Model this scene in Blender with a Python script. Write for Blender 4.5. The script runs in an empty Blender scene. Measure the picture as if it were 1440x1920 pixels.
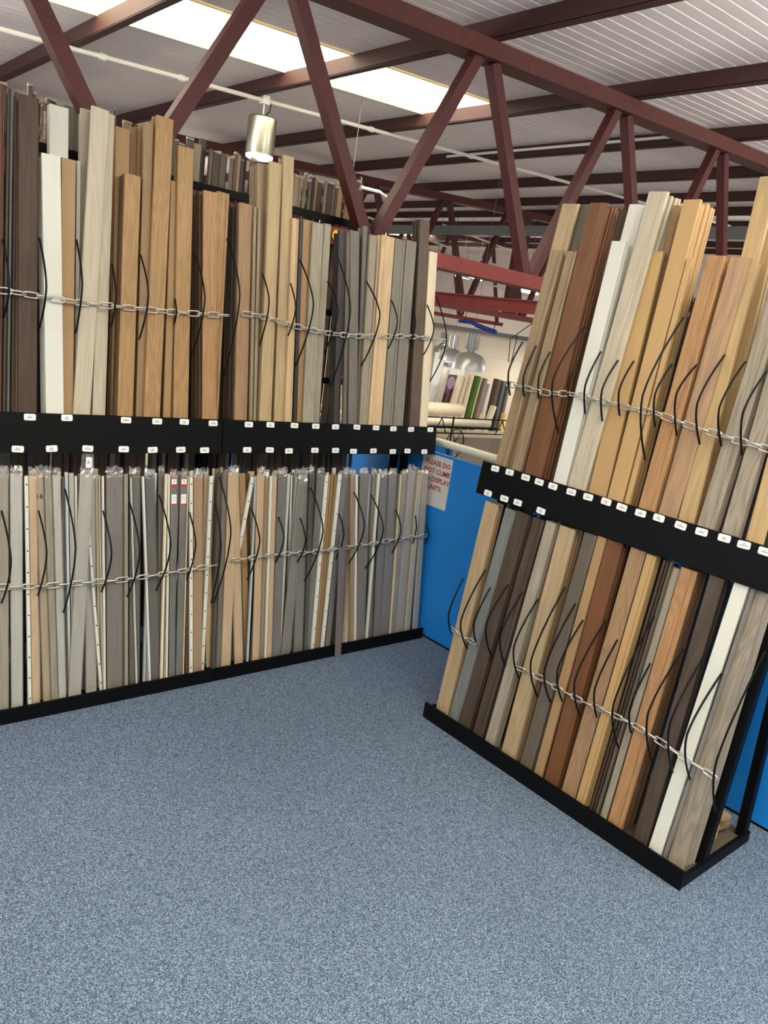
import bpy, bmesh, math, random
from mathutils import Vector, Matrix
random.seed(11)
SC = bpy.context.scene
COL = SC.collection
PI = math.pi

# ------------------------------------------------------------------ camera
cam_d = bpy.data.cameras.new('camera'); cam = bpy.data.objects.new('camera', cam_d); COL.objects.link(cam)
cam_d.sensor_fit = 'VERTICAL'; cam_d.sensor_height = 36.0; cam_d.lens = 36.0*1460/1920
cam_d.clip_start = .05; cam_d.clip_end = 100
CAMROWS = [[0.757253, 0.045729, -0.651519, 0.0], [-0.637545, 0.268317, -0.722178, 0.0], [0.141789, 0.962245, 0.232338, 1.6], [0.0, 0.0, 0.0, 1.0]]
cam.matrix_world = Matrix(CAMROWS)
SC.camera = cam
# ------------------------------------------------------------------ world and exposure
SC.view_settings.view_transform = 'Standard'; SC.view_settings.look = 'None'
SC.view_settings.gamma = 1; SC.view_settings.use_curve_mapping = False
SC.view_settings.exposure = 0.0
W = bpy.data.worlds.new('sky'); SC.world = W; W.use_nodes = True
bg = W.node_tree.nodes['Background']; bg.inputs['Color'].default_value = (.98, .985, 1.0, 1); bg.inputs['Strength'].default_value = .98
SKYLIGHT = 9.0
TUBE = 27.0
# ------------------------------------------------------------------ materials
def lin(c):
    return tuple(((v/255.)/12.92 if v/255. <= .04045 else ((v/255.+.055)/1.055)**2.4) for v in c)+(1,)
def mat(name):
    m = bpy.data.materials.new(name); m.use_nodes = True
    nt = m.node_tree; b = nt.nodes['Principled BSDF']
    return m, nt, b
def plain(name, rgb, rough=.6, metal=0., var=.08, scale=30., bump=0., spec=.4):
    m, nt, b = mat(name)
    tc = nt.nodes.new('ShaderNodeTexCoord'); n = nt.nodes.new('ShaderNodeTexNoise'); n.inputs['Scale'].default_value = scale; n.inputs['Detail'].default_value = 4
    nt.links.new(tc.outputs['Object'], n.inputs['Vector'])
    mx = nt.nodes.new('ShaderNodeMix'); mx.data_type = 'RGBA'
    c = lin(rgb); mx.inputs['A'].default_value = tuple(v*(1-var) for v in c[:3])+(1,); mx.inputs['B'].default_value = tuple(min(1, v*(1+var)) for v in c[:3])+(1,)
    nt.links.new(n.outputs['Fac'], mx.inputs['Factor']); nt.links.new(mx.outputs['Result'], b.inputs['Base Color'])
    b.inputs['Roughness'].default_value = rough; b.inputs['Metallic'].default_value = metal; b.inputs['Specular IOR Level'].default_value = spec
    if bump:
        bp = nt.nodes.new('ShaderNodeBump'); bp.inputs['Strength'].default_value = bump; bp.inputs['Distance'].default_value = .002
        nt.links.new(n.outputs['Fac'], bp.inputs['Height']); nt.links.new(bp.outputs['Normal'], b.inputs['Normal'])
    return m
def wood(name, rgb, k=.54, rings=14., amt=1., rough=.48):
    """laminate wood grain running along local Z, cathedral rings plus fine streaks"""
    m, nt, b = mat(name); N = nt.nodes.new; L = nt.links.new
    tc = N('ShaderNodeTexCoord'); oi = N('ShaderNodeObjectInfo')
    off = N('ShaderNodeVectorMath'); off.operation = 'SCALE'; off.inputs[0].default_value = (37, 11, 53); L(oi.outputs['Random'], off.inputs['Scale'])
    add = N('ShaderNodeVectorMath'); L(tc.outputs['Object'], add.inputs[0]); L(off.outputs[0], add.inputs[1])
    m1 = N('ShaderNodeMapping'); m1.inputs['Scale'].default_value = (9, 9, .9); L(add.outputs[0], m1.inputs['Vector'])
    n1 = N('ShaderNodeTexNoise'); n1.inputs['Scale'].default_value = 2.2; n1.inputs['Detail'].default_value = 1.5; L(m1.outputs[0], n1.inputs['Vector'])
    mu = N('ShaderNodeMath'); mu.operation = 'MULTIPLY'; mu.inputs[1].default_value = rings*6.28; L(n1.outputs['Fac'], mu.inputs[0])
    sn = N('ShaderNodeMath'); sn.operation = 'SINE'; L(mu.outputs[0], sn.inputs[0])
    m2 = N('ShaderNodeMapping'); m2.inputs['Scale'].default_value = (260, 260, 7); L(add.outputs[0], m2.inputs['Vector'])
    n2 = N('ShaderNodeTexNoise'); n2.inputs['Scale'].default_value = 1.; n2.inputs['Detail'].default_value = 3; L(m2.outputs[0], n2.inputs['Vector'])
    s1 = N('ShaderNodeMath'); s1.operation = 'MULTIPLY_ADD'; s1.inputs[1].default_value = .13*amt; s1.inputs[2].default_value = .12; L(sn.outputs[0], s1.inputs[0])
    s2 = N('ShaderNodeMath'); s2.operation = 'MULTIPLY_ADD'; s2.inputs[1].default_value = .75*amt; L(n2.outputs['Fac'], s2.inputs[0]); L(s1.outputs[0], s2.inputs[2])
    mx = N('ShaderNodeMix'); mx.data_type = 'RGBA'; c = lin(rgb)
    mx.inputs['A'].default_value = tuple(min(1, v*1.12) for v in c[:3])+(1,); mx.inputs['B'].default_value = (c[0]*k, c[1]*k*.97, c[2]*k*.93, 1)
    L(s2.outputs[0], mx.inputs['Factor']); L(mx.outputs['Result'], b.inputs['Base Color'])
    b.inputs['Roughness'].default_value = rough; b.inputs['Specular IOR Level'].default_value = .35
    return m
def emit(name, rgb, s):
    m, nt, b = mat(name); b.inputs['Base Color'].default_value = lin(rgb); b.inputs['Emission Color'].default_value = lin(rgb); b.inputs['Emission Strength'].default_value = s
    return m
# name: (rgb, colour words, grain amount, ring count)
WOODS = {
 'redbrown': ((98, 58, 38), 'red brown', 1, 8), 'charcoal': ((54, 50, 47), 'charcoal', .6, 4), 'darktaupe': ((96, 88, 77), 'dark taupe', .8, 6), 'walnut': ((76, 55, 45), 'dark walnut', 1.2, 5),
 'tan': ((164, 129, 88), 'plain tan', .25, 2), 'white': ((214, 214, 206), 'white', .12, 2), 'whitegloss': ((200, 202, 194), 'glossy off-white', .1, 2), 'palegrey': ((188, 186, 180), 'pale grey', .5, 5),
 'paleoak': ((196, 184, 163), 'pale limed oak', .7, 6), 'paletaupe': ((168, 158, 140), 'pale taupe', .4, 4), 'tanbrown': ((150, 119, 82), 'tan brown', .4, 3), 'goldoak': ((180, 139, 91), 'golden oak', 1.1, 12),
 'brown': ((105, 76, 50), 'mid brown', .7, 5), 'warmoak': ((184, 139, 94), 'warm oak', 1.1, 12), 'brownoak': ((168, 132, 97), 'brown oak', 1.0, 11), 'darkbrown': ((76, 59, 44), 'dark brown', .8, 5),
 'tangrey': ((150, 133, 107), 'grey tan', .6, 5), 'taupeoak': ((160, 136, 106), 'taupe oak', 1, 5), 'paletan': ((189, 163, 123), 'pale tan oak', .7, 5), 'lighttan': ((212, 181, 137), 'light honey oak', .7, 5),
 'greyoak': ((162, 154, 135), 'grey oak', .9, 6), 'greybrown': ((104, 95, 82), 'grey brown', .8, 5), 'greydark': ((114, 108, 102), 'dark grey', .7, 5), 'taupe': ((150, 138, 119), 'taupe', .5, 4),
 'cream': ((228, 213, 183), 'cream', .3, 3), 'greyoak2': ((130, 124, 114), 'smoky grey oak', .8, 5), 'walnutgrey': ((98, 80, 65), 'grey walnut', 1, 5), 'greybeige': ((166, 156, 140), 'grey beige', .8, 6),
 'holes': ((216, 217, 212), 'white drilled', .05, 2), 'peach': ((206, 174, 134), 'peach oak', .5, 5), 'peachgrey': ((184, 163, 134), 'pinkish beige', .5, 5), 'bluewhite': ((188, 198, 206), 'bluish silver', .1, 2),
 'greylight': ((174, 170, 163), 'light grey', .5, 5), 'browngrey': ((122, 112, 102), 'brownish grey', .7, 6), 'greymid': ((127, 123, 118), 'mid grey', .7, 5), 'beigegrey': ((168, 159, 145), 'greyish beige', .5, 5),
 'beige': ((192, 178, 152), 'beige', .5, 5), 'mahogany': ((117, 72, 43), 'mahogany', .6, 4), 'goldspeckle': ((188, 150, 97), 'speckled golden', .3, 2), 'goldtan': ((190, 152, 100), 'golden tan', .35, 3),
 'orangeoak': ((186, 137, 92), 'orange oak', 1.1, 11), 'pinkoak': ((176, 139, 107), 'pinkish oak', 1.0, 7), 'tanoak': ((190, 158, 111), 'straw oak', .8, 6), 'greywash': ((163, 151, 135), 'grey washed oak', 1.3, 10),
 'beigeoak': ((186, 160, 124), 'beige oak', .9, 6), 'greygreen': ((117, 124, 122), 'blue grey', .6, 5), 'walnutdark': ((86, 71, 61), 'smoked walnut', 1.3, 6), 'purplegrey': ((112, 104, 106), 'mauve grey', .5, 4)}
def soft(c, f=.13):
    g = (c[0]*.35+c[1]*.45+c[2]*.2)
    return tuple(v+(g*(1.0, .98, .86)[i]-v)*f for i, v in enumerate(c))
M = {k: wood(k, soft(v[0]), amt=v[2], rings=v[3], rough=.5) for k, v in WOODS.items()}
M['whitegloss'].node_tree.nodes['Principled BSDF'].inputs['Roughness'].default_value = .2
BLACK = plain('black_paint', (5, 6, 8), .55, 0, .2, 25, .05, .15)
BLACKW = plain('black_wire', (9, 8, 8), .5, 0, .08, 30, 0, .2)
STEEL = plain('galvanised_steel', (222, 219, 208), .34, .75, .08, 60)
RED = plain('red_oxide_steel', (76, 31, 30), .6, 0, .25, 9, .1)
DUST = plain('dusty_red_steel', (84, 45, 41), .85, 0, .3, 25, .2)
LITRED = plain('lit_red_steel', (124, 46, 40), .55, 0, .2, 14, .1)  # lighter red: better light on these beams put into their colour
PURL = plain('purlin_red_steel', (64, 36, 32), .65, 0, .2, 8)
WHITE = plain('white_plastic', (228, 226, 216), .45, 0, .03)
PAPER = plain('label_paper', (240, 240, 236), .6, 0, .02)
INK = plain('label_ink', (160, 160, 162), .7, 0, .02)
BLUE = plain('blue_partition_paint', (28, 126, 210), .38, 0, .05, 3, .02)
ALU = plain('brushed_aluminium', (196, 190, 168), .32, 1., .05, 90)
GREYP = plain('grey_painted_steel', (108, 110, 110), .55)
CREAMW = plain('cream_block_paint', (206, 196, 178), .8, 0, .04, 2)
SHEET = plain('roof_sheet', (240, 231, 230), .5, 0, .07, 1.2)
REDTXT = plain('red_lettering', (168, 40, 34), .6)
BLUETXT = plain('navy_lettering', (52, 50, 120), .6)
GREYTXT = plain('grey_lettering', (176, 178, 184), .6)
SIGN = plain('laminated_sign', (205, 207, 202), .35)
PEARL = plain('pearl_shade', (186, 185, 180), .36, .55, .06, 60)
CHROME = plain('dull_chrome', (150, 148, 142), .28, .9, .1, 40)
CAPM = plain('brown_wrapping', (176, 164, 140), .7, 0, .2, 60)
HOLE = plain('dark_hole', (40, 38, 36), .8)
SKYL = emit('lit_rooflight_sheet', (255, 249, 226), SKYLIGHT)
TUBEM = emit('lit_fluorescent_tube', (255, 250, 240), TUBE)
UPTUBE = emit('added_uplight_tube', (255, 250, 240), TUBE*4.2)  # tubes of the added, unseen uplights
LAMPG = emit('lit_lamp_glass', (255, 250, 236), 6)
YELL = plain('yellow_plastic', (238, 196, 40), .5)
BLUEP = plain('blue_tube', (28, 62, 150), .5)
CARDR = plain('red_card', (196, 58, 44), .5)
INKBLK = plain('black_marker', (25, 22, 22), .6)
OFFCUT = wood('offcut_wood', (196, 160, 110), amt=.9, rings=6)
TRAY = plain('dusty_plywood', (84, 74, 60), .8, 0, .25, 20)
GREEN = plain('artificial_grass', (74, 104, 38), .9, 0, .35, 120, .5)
LOWFLOOR = plain('lower_floor_screed', (120, 116, 110), .8)
LILAC = plain('lilac_print', (168, 140, 160), .6)
PLUM = plain('plum_print', (88, 62, 76), .6)
def film(lo=.045, hi=.85, nm='clear_film'):
    m, nt, b = mat(nm); N = nt.nodes.new; L = nt.links.new
    tr = N('ShaderNodeBsdfTransparent'); gl = N('ShaderNodeBsdfGlossy'); gl.inputs['Roughness'].default_value = .16; gl.inputs['Color'].default_value = (.95, .95, .92, 1)
    df = N('ShaderNodeBsdfDiffuse'); df.inputs['Color'].default_value = (.8, .8, .77, 1)
    mi = N('ShaderNodeMixShader'); mi.inputs['Fac'].default_value = .5; L(gl.outputs[0], mi.inputs[1]); L(df.outputs[0], mi.inputs[2])
    mx = N('ShaderNodeMixShader'); lw = N('ShaderNodeLayerWeight'); lw.inputs['Blend'].default_value = .35
    tc = N('ShaderNodeTexCoord'); nz = N('ShaderNodeTexNoise'); nz.inputs['Scale'].default_value = 28; nz.inputs['Detail'].default_value = 3; L(tc.outputs['Object'], nz.inputs['Vector'])
    bp = N('ShaderNodeBump'); bp.inputs['Strength'].default_value = .5; bp.inputs['Distance'].default_value = .004; L(nz.outputs['Fac'], bp.inputs['Height']); L(bp.outputs['Normal'], gl.inputs['Normal']); L(bp.outputs['Normal'], lw.inputs['Normal'])
    mp = N('ShaderNodeMapRange'); mp.inputs['To Min'].default_value = lo; mp.inputs['To Max'].default_value = hi; L(lw.outputs['Facing'], mp.inputs['Value']); L(mp.outputs[0], mx.inputs['Fac'])
    L(tr.outputs[0], mx.inputs[1]); L(mi.outputs[0], mx.inputs[2]); L(mx.outputs[0], nt.nodes['Material Output'].inputs['Surface'])
    return m
FILM = film()
CRINKLE = film(.22, .95, 'crinkled_film')
def carpet():
    m, nt, b = mat('blue_grey_carpet'); N = nt.nodes.new; L = nt.links.new
    tc = N('ShaderNodeTexCoord'); n = N('ShaderNodeTexNoise'); n.inputs['Scale'].default_value = 380; n.inputs['Detail'].default_value = 2; n.inputs['Roughness'].default_value = .6
    L(tc.outputs['Object'], n.inputs['Vector'])
    vo = N('ShaderNodeTexVoronoi'); vo.inputs['Scale'].default_value = 420; vo.inputs['Randomness'].default_value = 1; L(tc.outputs['Object'], vo.inputs['Vector'])
    sp = N('ShaderNodeSeparateColor'); L(vo.outputs['Color'], sp.inputs[0])
    ad = N('ShaderNodeMath'); ad.operation = 'MULTIPLY_ADD'; ad.inputs[1].default_value = .42; L(sp.outputs[0], ad.inputs[0])
    sc = N('ShaderNodeMath'); sc.operation = 'MULTIPLY'; sc.inputs[1].default_value = .58; L(n.outputs['Fac'], sc.inputs[0]); L(sc.outputs[0], ad.inputs[2])
    r = N('ShaderNodeValToRGB'); e = r.color_ramp.elements; e[0].position = .3; e[0].color = lin((52, 66, 86)); e[1].position = .74; e[1].color = lin((156, 171, 190))
    k = r.color_ramp.elements.new(.52); k.color = lin((90, 107, 130)); L(ad.outputs[0], r.inputs['Fac'])
    n2 = N('ShaderNodeTexNoise'); n2.inputs['Scale'].default_value = 1.6; n2.inputs['Detail'].default_value = 5; L(tc.outputs['Object'], n2.inputs['Vector'])
    mr = N('ShaderNodeMapRange'); mr.inputs['To Min'].default_value = .86; mr.inputs['To Max'].default_value = 1.1; L(n2.outputs['Fac'], mr.inputs['Value'])
    mx = N('ShaderNodeVectorMath'); mx.operation = 'SCALE'; L(r.outputs['Color'], mx.inputs[0]); L(mr.outputs[0], mx.inputs['Scale'])
    L(mx.outputs[0], b.inputs['Base Color']); b.inputs['Roughness'].default_value = .95; b.inputs['Specular IOR Level'].default_value = .1
    return m
CARPET = carpet()

# ------------------------------------------------------------------ mesh helpers
class MB:
    def __init__(s): s.v = []; s.f = []; s.m = []
    def add(s, v, f, mi=0):
        k = len(s.v); s.v += [tuple(p) for p in v]; s.f += [tuple(i+k for i in q) for q in f]; s.m += [mi]*len(f); return s
    def box(s, x0, x1, y0, y1, z0, z1, mi=0, fn=None):
        v = [(x, y, z) for z in (z0, z1) for y in (y0, y1) for x in (x0, x1)]
        if fn: v = [fn(*p) for p in v]
        return s.add(v, [(0, 2, 3, 1), (4, 5, 7, 6), (0, 1, 5, 4), (2, 6, 7, 3), (0, 4, 6, 2), (1, 3, 7, 5)], mi)
    def bar(s, a, b, w, h, up=(0, 0, 1), mi=0):
        a = Vector(a); b = Vector(b); d = (b-a).normalized(); sd = d.cross(Vector(up)).normalized(); u = sd.cross(d)
        v = [p+sd*(i*w/2)+u*(j*h/2) for p in (a, b) for j in (-1, 1) for i in (-1, 1)]
        return s.add(v, [(0, 1, 3, 2), (4, 6, 7, 5), (0, 4, 5, 1), (2, 3, 7, 6), (0, 2, 6, 4), (1, 5, 7, 3)], mi)
    def tube(s, pts, r, n=6, closed=False, mi=0):
        P = [Vector(p) for p in pts]; K = len(P); v = []; f = []
        ref = None
        for i in range(K):
            t = (P[(i+1) % K]-P[i-1]) if closed else (P[min(i+1, K-1)]-P[max(i-1, 0)])
            t.normalize()
            if ref is None: ref = t.orthogonal().normalized()
            ref = (ref-t*ref.dot(t)).normalized(); bb = t.cross(ref)
            rr = r[i] if isinstance(r, (list, tuple)) else r
            v += [P[i]+ref*(math.cos(2*PI*j/n)*rr)+bb*(math.sin(2*PI*j/n)*rr) for j in range(n)]
        for i in range(K if closed else K-1):
            for j in range(n):
                a = i*n+j; b2 = i*n+(j+1) % n; c = ((i+1) % K)*n+(j+1) % n; d = ((i+1) % K)*n+j; f.append((a, b2, c, d))
        if not closed: f += [tuple(range(n))[::-1], tuple((K-1)*n+j for j in range(n))]
        return s.add(v, f, mi)
    def lathe(s, prof, n=24, c=(0, 0, 0), mi=0):
        v = []; f = []
        for (r, z) in prof: v += [(c[0]+r*math.cos(2*PI*j/n), c[1]+r*math.sin(2*PI*j/n), c[2]+z) for j in range(n)]
        for i in range(len(prof)-1):
            for j in range(n): f.append((i*n+j, i*n+(j+1) % n, (i+1)*n+(j+1) % n, (i+1)*n+j))
        return s.add(v, f, mi)
    def mesh(s, name, mats):
        me = bpy.data.meshes.new(name); me.from_pydata(s.v, [], s.f)
        for m in (mats if isinstance(mats, (list, tuple)) else [mats]): me.materials.append(m)
        for p, k in zip(me.polygons, s.m): p.material_index = k
        me.update(); return me
    def build(s, name, mats, parent=None, mw=None, smooth=False):
        me = s.mesh(name, mats)
        if smooth:
            for p in me.polygons: p.use_smooth = True
            try: me.set_sharp_from_angle(angle=.7)
            except Exception: pass
        return link(name, me, parent, mw)
def link(name, data, parent=None, mw=None):
    o = bpy.data.objects.new(name, data); COL.objects.link(o)
    if parent: o.parent = parent
    if mw is not None: o.matrix_local = mw
    return o
def tag(o, label=None, cat=None, group=None, kind=None):
    if label: o['label'] = label
    if cat: o['category'] = cat
    if group: o['group'] = group
    if kind: o['kind'] = kind
    return o
def empty(name, label, cat, group=None, mw=None):
    o = link(name, None, None, mw); o.empty_display_size = .1
    return tag(o, label, cat, group)
ORD = ['', 'first', 'second', 'third', 'fourth', 'fifth', 'sixth', 'seventh', 'eighth', 'ninth', 'tenth', 'eleventh', 'twelfth', 'thirteenth', 'fourteenth', 'fifteenth', 'sixteenth', 'seventeenth', 'eighteenth', 'nineteenth', 'twentieth'] + ['twenty-'+w for w in ('first', 'second', 'third', 'fourth', 'fifth', 'sixth', 'seventh', 'eighth', 'ninth')] + ['thirtieth'] + ['thirty-'+w for w in ('first', 'second', 'third', 'fourth', 'fifth', 'sixth', 'seventh', 'eighth', 'ninth')]
def text_mesh(body, size, m, parent, mw, name='lettering', align='CENTER', bold=0.):
    cu = bpy.data.curves.new('txt', 'FONT'); cu.body = body; cu.size = size; cu.align_x = align; cu.extrude = .0004; cu.offset = bold; cu.space_line = 1.0; cu.resolution_u = 2
    t = bpy.data.objects.new('txt', cu); COL.objects.link(t); bpy.context.view_layer.update()
    me = bpy.data.meshes.new_from_object(t.evaluated_get(bpy.context.evaluated_depsgraph_get()))
    bpy.data.objects.remove(t); bpy.data.curves.remove(cu)
    me.materials.clear(); me.materials.append(m)
    return link(name, me, parent, mw)

# ------------------------------------------------------------------ the setting
def slopez(x): return 3.107+.06*(x-3.305)         # underside of the purlins over the trusses
X0, X1, Y0, Y1 = -2.6, 18.0, -3.6, 19.0
tag(MB().box(X0, 2.93, Y0, 5.2, -.25, 0).build('floor', CARPET), kind='structure')
lf = MB().box(2.93, X1, Y0, Y1, -1.45, -1.2); lf.box(X0, 2.93, 5.2, Y1, -1.45, -1.2); lf.box(X0, 2.93, 5.0, 5.2, -1.2, -.26)
tag(lf.build('floor_lower', LOWFLOOR), kind='structure')
LIGHTS = [(4.42, 5.2, -2.0, 4.62), (14.6, 15.9, 7.5, 14.5), (-.9, .35, -2.5, 3.0)]     # rooflight strips: y0, y1, x0, x1; last one added for overhead light, unseen
ce = MB(); RH = .1
def strip(x0, x1, y0, y1):
    g = .008
    ys = [y0, y0+g, y0+2*g, y1-.0005]; zs = [.012, 0, 0, 0]
    prof = [(y0, 0), (y0+.005, .004), (y0+.010, .004), (y0+.015, 0), (y1, 0)]
    v = []; f = []
    for x in (x0, x1):
        for (y, dz) in prof: v.append((x, y, slopez(x)+RH+dz))
    n = len(prof)
    for i in range(n-1): f.append((i, i+1, n+i+1, n+i))
    ce.add(v, f)
y = Y0
while y < Y1-1e-6:
    yn = y+.0833
    segs = [(X0, X1)]
    for (a, b, xa, xb) in LIGHTS:
        if (y+yn)/2 > a and (y+yn)/2 < b: segs = [(X0, xa), (xb, X1)]
    for (a, b) in segs: strip(a, b, y, yn)
    y = yn
# solid outer skin, so that no daylight leaks through the joints
for (ya, yb2, segs) in ((Y0, -.9, [(X0, X1)]), (-.9, .35, [(X0, -2.5), (3.0, X1)]), (.35, 4.42, [(X0, X1)]), (4.42, 5.2, [(X0, -2.0), (4.62, X1)]), (5.2, 14.6, [(X0, X1)]), (14.6, 15.9, [(X0, 7.5), (14.5, X1)]), (15.9, Y1, [(X0, X1)])):
    for (a, b) in segs: ce.add([(a, ya, slopez(a)+.2), (b, ya, slopez(b)+.2), (b, yb2, slopez(b)+.2), (a, yb2, slopez(a)+.2)], [(0, 1, 2, 3)])
tag(ce.build('ceiling', SHEET), kind='structure')
UPST = plain('cream_upstand', (226, 208, 150), .7)
for i, (a, b, xa, xb) in enumerate(LIGHTS):
    u = MB()
    for (p, q) in (((xa, a), (xb, a)), ((xa, b), (xb, b)), ((xa, a), (xa, b)), ((xb, a), (xb, b))):
        u.bar((p[0], p[1], slopez(p[0])+RH+.02), (q[0], q[1], slopez(q[0])+RH+.02), .018, .055)
    tag(u.build('trim_%d' % (i+2), UPST), kind='structure')
for i, (a, b, xa, xb) in enumerate(LIGHTS):
    w = MB()
    n = int((b-a)/.045)
    pts = []
    for k in range(n+1):
        yy = a-.02+(b-a+.04)*k/n; pts.append((yy, .048+(.012 if k % 2 else 0)))
    v = [(x, yy, slopez(x)+RH+dz) for x in (xa-.02, xb+.02) for (yy, dz) in pts]; q = len(pts)
    w.add(v, [(k, k+1, q+k+1, q+k) for k in range(q-1)])
    wo = w.build('window_%d' % (i+1), SKYL); tag(wo, kind='structure')
tag(MB().box(X0, X1, Y1, Y1+.2, -1.2, 5).build('wall_back', SHEET), kind='structure')
tag(MB().box(X1, X1+.2, Y0, Y1, -1.2, 5).build('wall_right', SHEET), kind='structure')
wf = MB().box(4.0, 17.9, 12.0, 12.15, -1.2, 1.20); wf.box(4.0, 17.9, 12.0, 12.15, 1.212, 1.69); wf.box(4.0, 17.9, 12.02, 12.15, 1.2, 1.212)
tag(wf.build('wall_far', CREAMW), kind='structure')
tag(MB().box(4.0, 17.9, 11.96, 12.17, 1.69, 1.78).build('trim_1', GREYP), kind='structure')

# ------------------------------------------------------------------ roof steel
PX = [-.76, .55, 1.86, 3.17, 4.48, 5.79, 7.2, 8.52, 9.6, 10.9, 12.2, 13.5, 14.8]
for i, px in enumerate(PX):
    b = MB(); z = slopez(px)
    b.box(px-.008, px+.0, Y0, Y1, z+.004, z+RH-.002); b.box(px-.008, px+.042, Y0, Y1, z, z+.008)     # channel: web and lower flange
    o = b.build('roof_purlin', PURL)
    tag(o, 'dark red steel roof purlin under the ceiling sheets, %s from the left' % ORD[i+1], 'beam', 'roof purlins')
def truss(y, tops, bots, x0, x1, label, dep=.15, post=None):
    t = empty('roof_truss', label, 'truss', 'roof trusses', Matrix.Translation((x0, y, 2.0)))
    o = Vector((x0, y, 2.0)); mw = Matrix.Translation(-o)
    v = [(x, yy, slopez(x)-q) for q in (.088, .001) for yy in (y, y+dep) for x in (x0, x1)]
    b = MB().add(v, [(0, 2, 3, 1), (4, 5, 7, 6), (0, 1, 5, 4), (2, 6, 7, 3), (0, 4, 6, 2), (1, 3, 7, 5)])
    b.m[2] = 1
    b.build('top_chord', [RED, DUST], t, mw)
    MB().box(x0, x1, y, y+dep, 1.935, 2.012).build('bottom_chord', LITRED, t, mw)
    s = .062
    for k, xt in enumerate(tops):
        for xb in bots:
            if abs(xb-xt) < .9:
                d = MB(); sg = 1 if xb > xt else -1
                d.bar((xt+sg*.06, y+.035+.03, slopez(xt)-.085), (xb-sg*.03, y+.035+.03, 2.008), s, s, up=(0, 1, 0))
                d.build('diagonal', RED, t, mw)
    if post:
        MB().box(post-.12, post+.12, y+.02, y+.11, 2.012, slopez(post)-.09).build('post', RED, t, mw)
    return t
TOPS = [.67+1.257*k for k in range(-3, 11)]; BOTS = [1.31+1.257*k for k in range(-3, 11)]
truss(3.2, TOPS, BOTS, -2.6, 12.0, 'dark red steel roof truss directly above the left rack')
truss(7.9, [t+.52 for t in TOPS], [t+.52 for t in BOTS], -2.4, 13.0, 'dark red roof truss further back, behind the nearest one', post=9.08)
truss(12.4, TOPS, BOTS, 3.5, 14.0, 'farthest dark red roof truss seen above the cream wall')
tt = MB(); tt.box(5.97, 5.976, 3.5, 11.8, 1.9, 2.0); tt.box(5.93, 6.02, 3.5, 11.8, 2.0, 2.012); tt.box(5.93, 6.02, 3.5, 11.8, 1.888, 1.9)
tag(tt.build('steel_beam', LITRED), 'lit-toned red steel I-beam hanging over the far showroom', 'beam')
tag(MB().box(7.46, 7.53, 2.2, 12.0, 2.855, 2.965).build('cable_tray', GREYP), 'grey steel cable tray crossing below the roof purlins', 'tray')
cd = MB(); zc = lambda x: slopez(x)-.018
cd.tube([(x, 5.62, zc(x)) for x in (-2.5, 1, 4, 7, 10.5)], .016, 10)
co = cd.build('conduit_pipe', WHITE, smooth=True); tag(co, 'white conduit pipe clipped along the underside of the roof purlins', 'pipe')
for x in (2.05, 2.6, 4.3, 5.5, 6.7): MB().tube([(x-.02, 5.62, zc(x)), (x+.02, 5.62, zc(x))], .022, 10).build('coupling', WHITE, co)
c2 = MB(); c2.tube([(3.9, 5.3, 2.62), (4.22, 5.3, 2.63), (4.32, 5.3, 2.6), (4.34, 5.3, 2.3)], .013, 8)
cb = empty('conduit_pipe', 'bent white conduit end turning down behind the rack, near the truss', 'pipe', None, Matrix.Translation((3.9, 5.3, 2.62)))
c2.build('pipe', WHITE, cb, Matrix.Translation((-3.9, -5.3, -2.62)), smooth=True)
MB().tube([(3.93, 5.3, 2.62), (3.93, 5.3, slopez(3.93)+RH)], .003, 5).build('hanger_rod', GREYP, cb, Matrix.Translation((-3.9, -5.3, -2.62)))
def hung_pipe(x0, z0, x1, z1, label, y=10.5):
    t = empty('conduit_pipe', label, 'pipe', None, Matrix.Translation((x0, y, z0))); om = Matrix.Translation((-x0, -y, -z0))
    MB().tube([(x0, y, z0), (x1, y, z1)], .017, 8).build('pipe', WHITE, t, om, smooth=True)
    for q in (.1, .5, .9):
        x = x0+(x1-x0)*q; MB().tube([(x, y, z0+(z1-z0)*q), (x, y, slopez(x)+RH)], .004, 5).build('hanger_rod', GREYP, t, om)
hung_pipe(8.2, 3.22, 12.2, 2.90, 'white suspended pipe crossing behind the second truss')
hung_pipe(10.0, 3.44, 13.4, 3.20, 'highest white suspended pipe, right of the second truss node', 10.65)
hung_pipe(9.4, 2.68, 12.5, 2.51, 'lowest white suspended pipe, seen just under nearest truss chord', 10.35)
lit_lip = MB(); lit_lip.tube([(5.735, 3.4, slopez(5.735)+.055), (5.735, 6.2, slopez(5.735)+.055)], .012, 6)  # pale tube standing in for the lit lip of the purlin
tag(lit_lip.build('conduit_pipe', WHITE), 'thin pale strip standing for the lit lip of a roof purlin', 'pipe')
def batten(x, y, z, L, along, label, up=False):
    t = empty('ceiling_light', label, 'light', 'fluorescent battens under the roof', Matrix.Translation((x, y, z)) @ Matrix.Rotation(PI/2 if along == 'y' else 0, 4, 'Z'))
    b = MB(); b.box(-L/2, L/2, -.035 if not up else -.09, .035 if not up else .09, .03 if not up else -.06, .07 if not up else -.03); b.box(-L/2, -L/2+.03, -.02, .02, -.02, .03); b.box(L/2-.03, L/2, -.02, .02, -.02, .03); b.build('housing', WHITE, t)
    for yy in (-.045, .045): MB().tube([(-L/2+.03, yy, 0), (L/2-.03, yy, 0)], .016, 8).build('tube', UPTUBE if up else TUBEM, t)
    for xx in (-L/3, L/3): MB().tube([(xx, 0, .07), (xx, 0, slopez(x)+RH-z)], .003, 5).build('cord', WHITE, t)
batten(.9, .2, 2.75, 1.5, 'x', 'fluorescent batten nearest the two racks, behind the viewer')
batten(-1.2, -1.2, 2.7, 1.5, 'x', 'fluorescent batten farther back and left of the racks')
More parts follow.
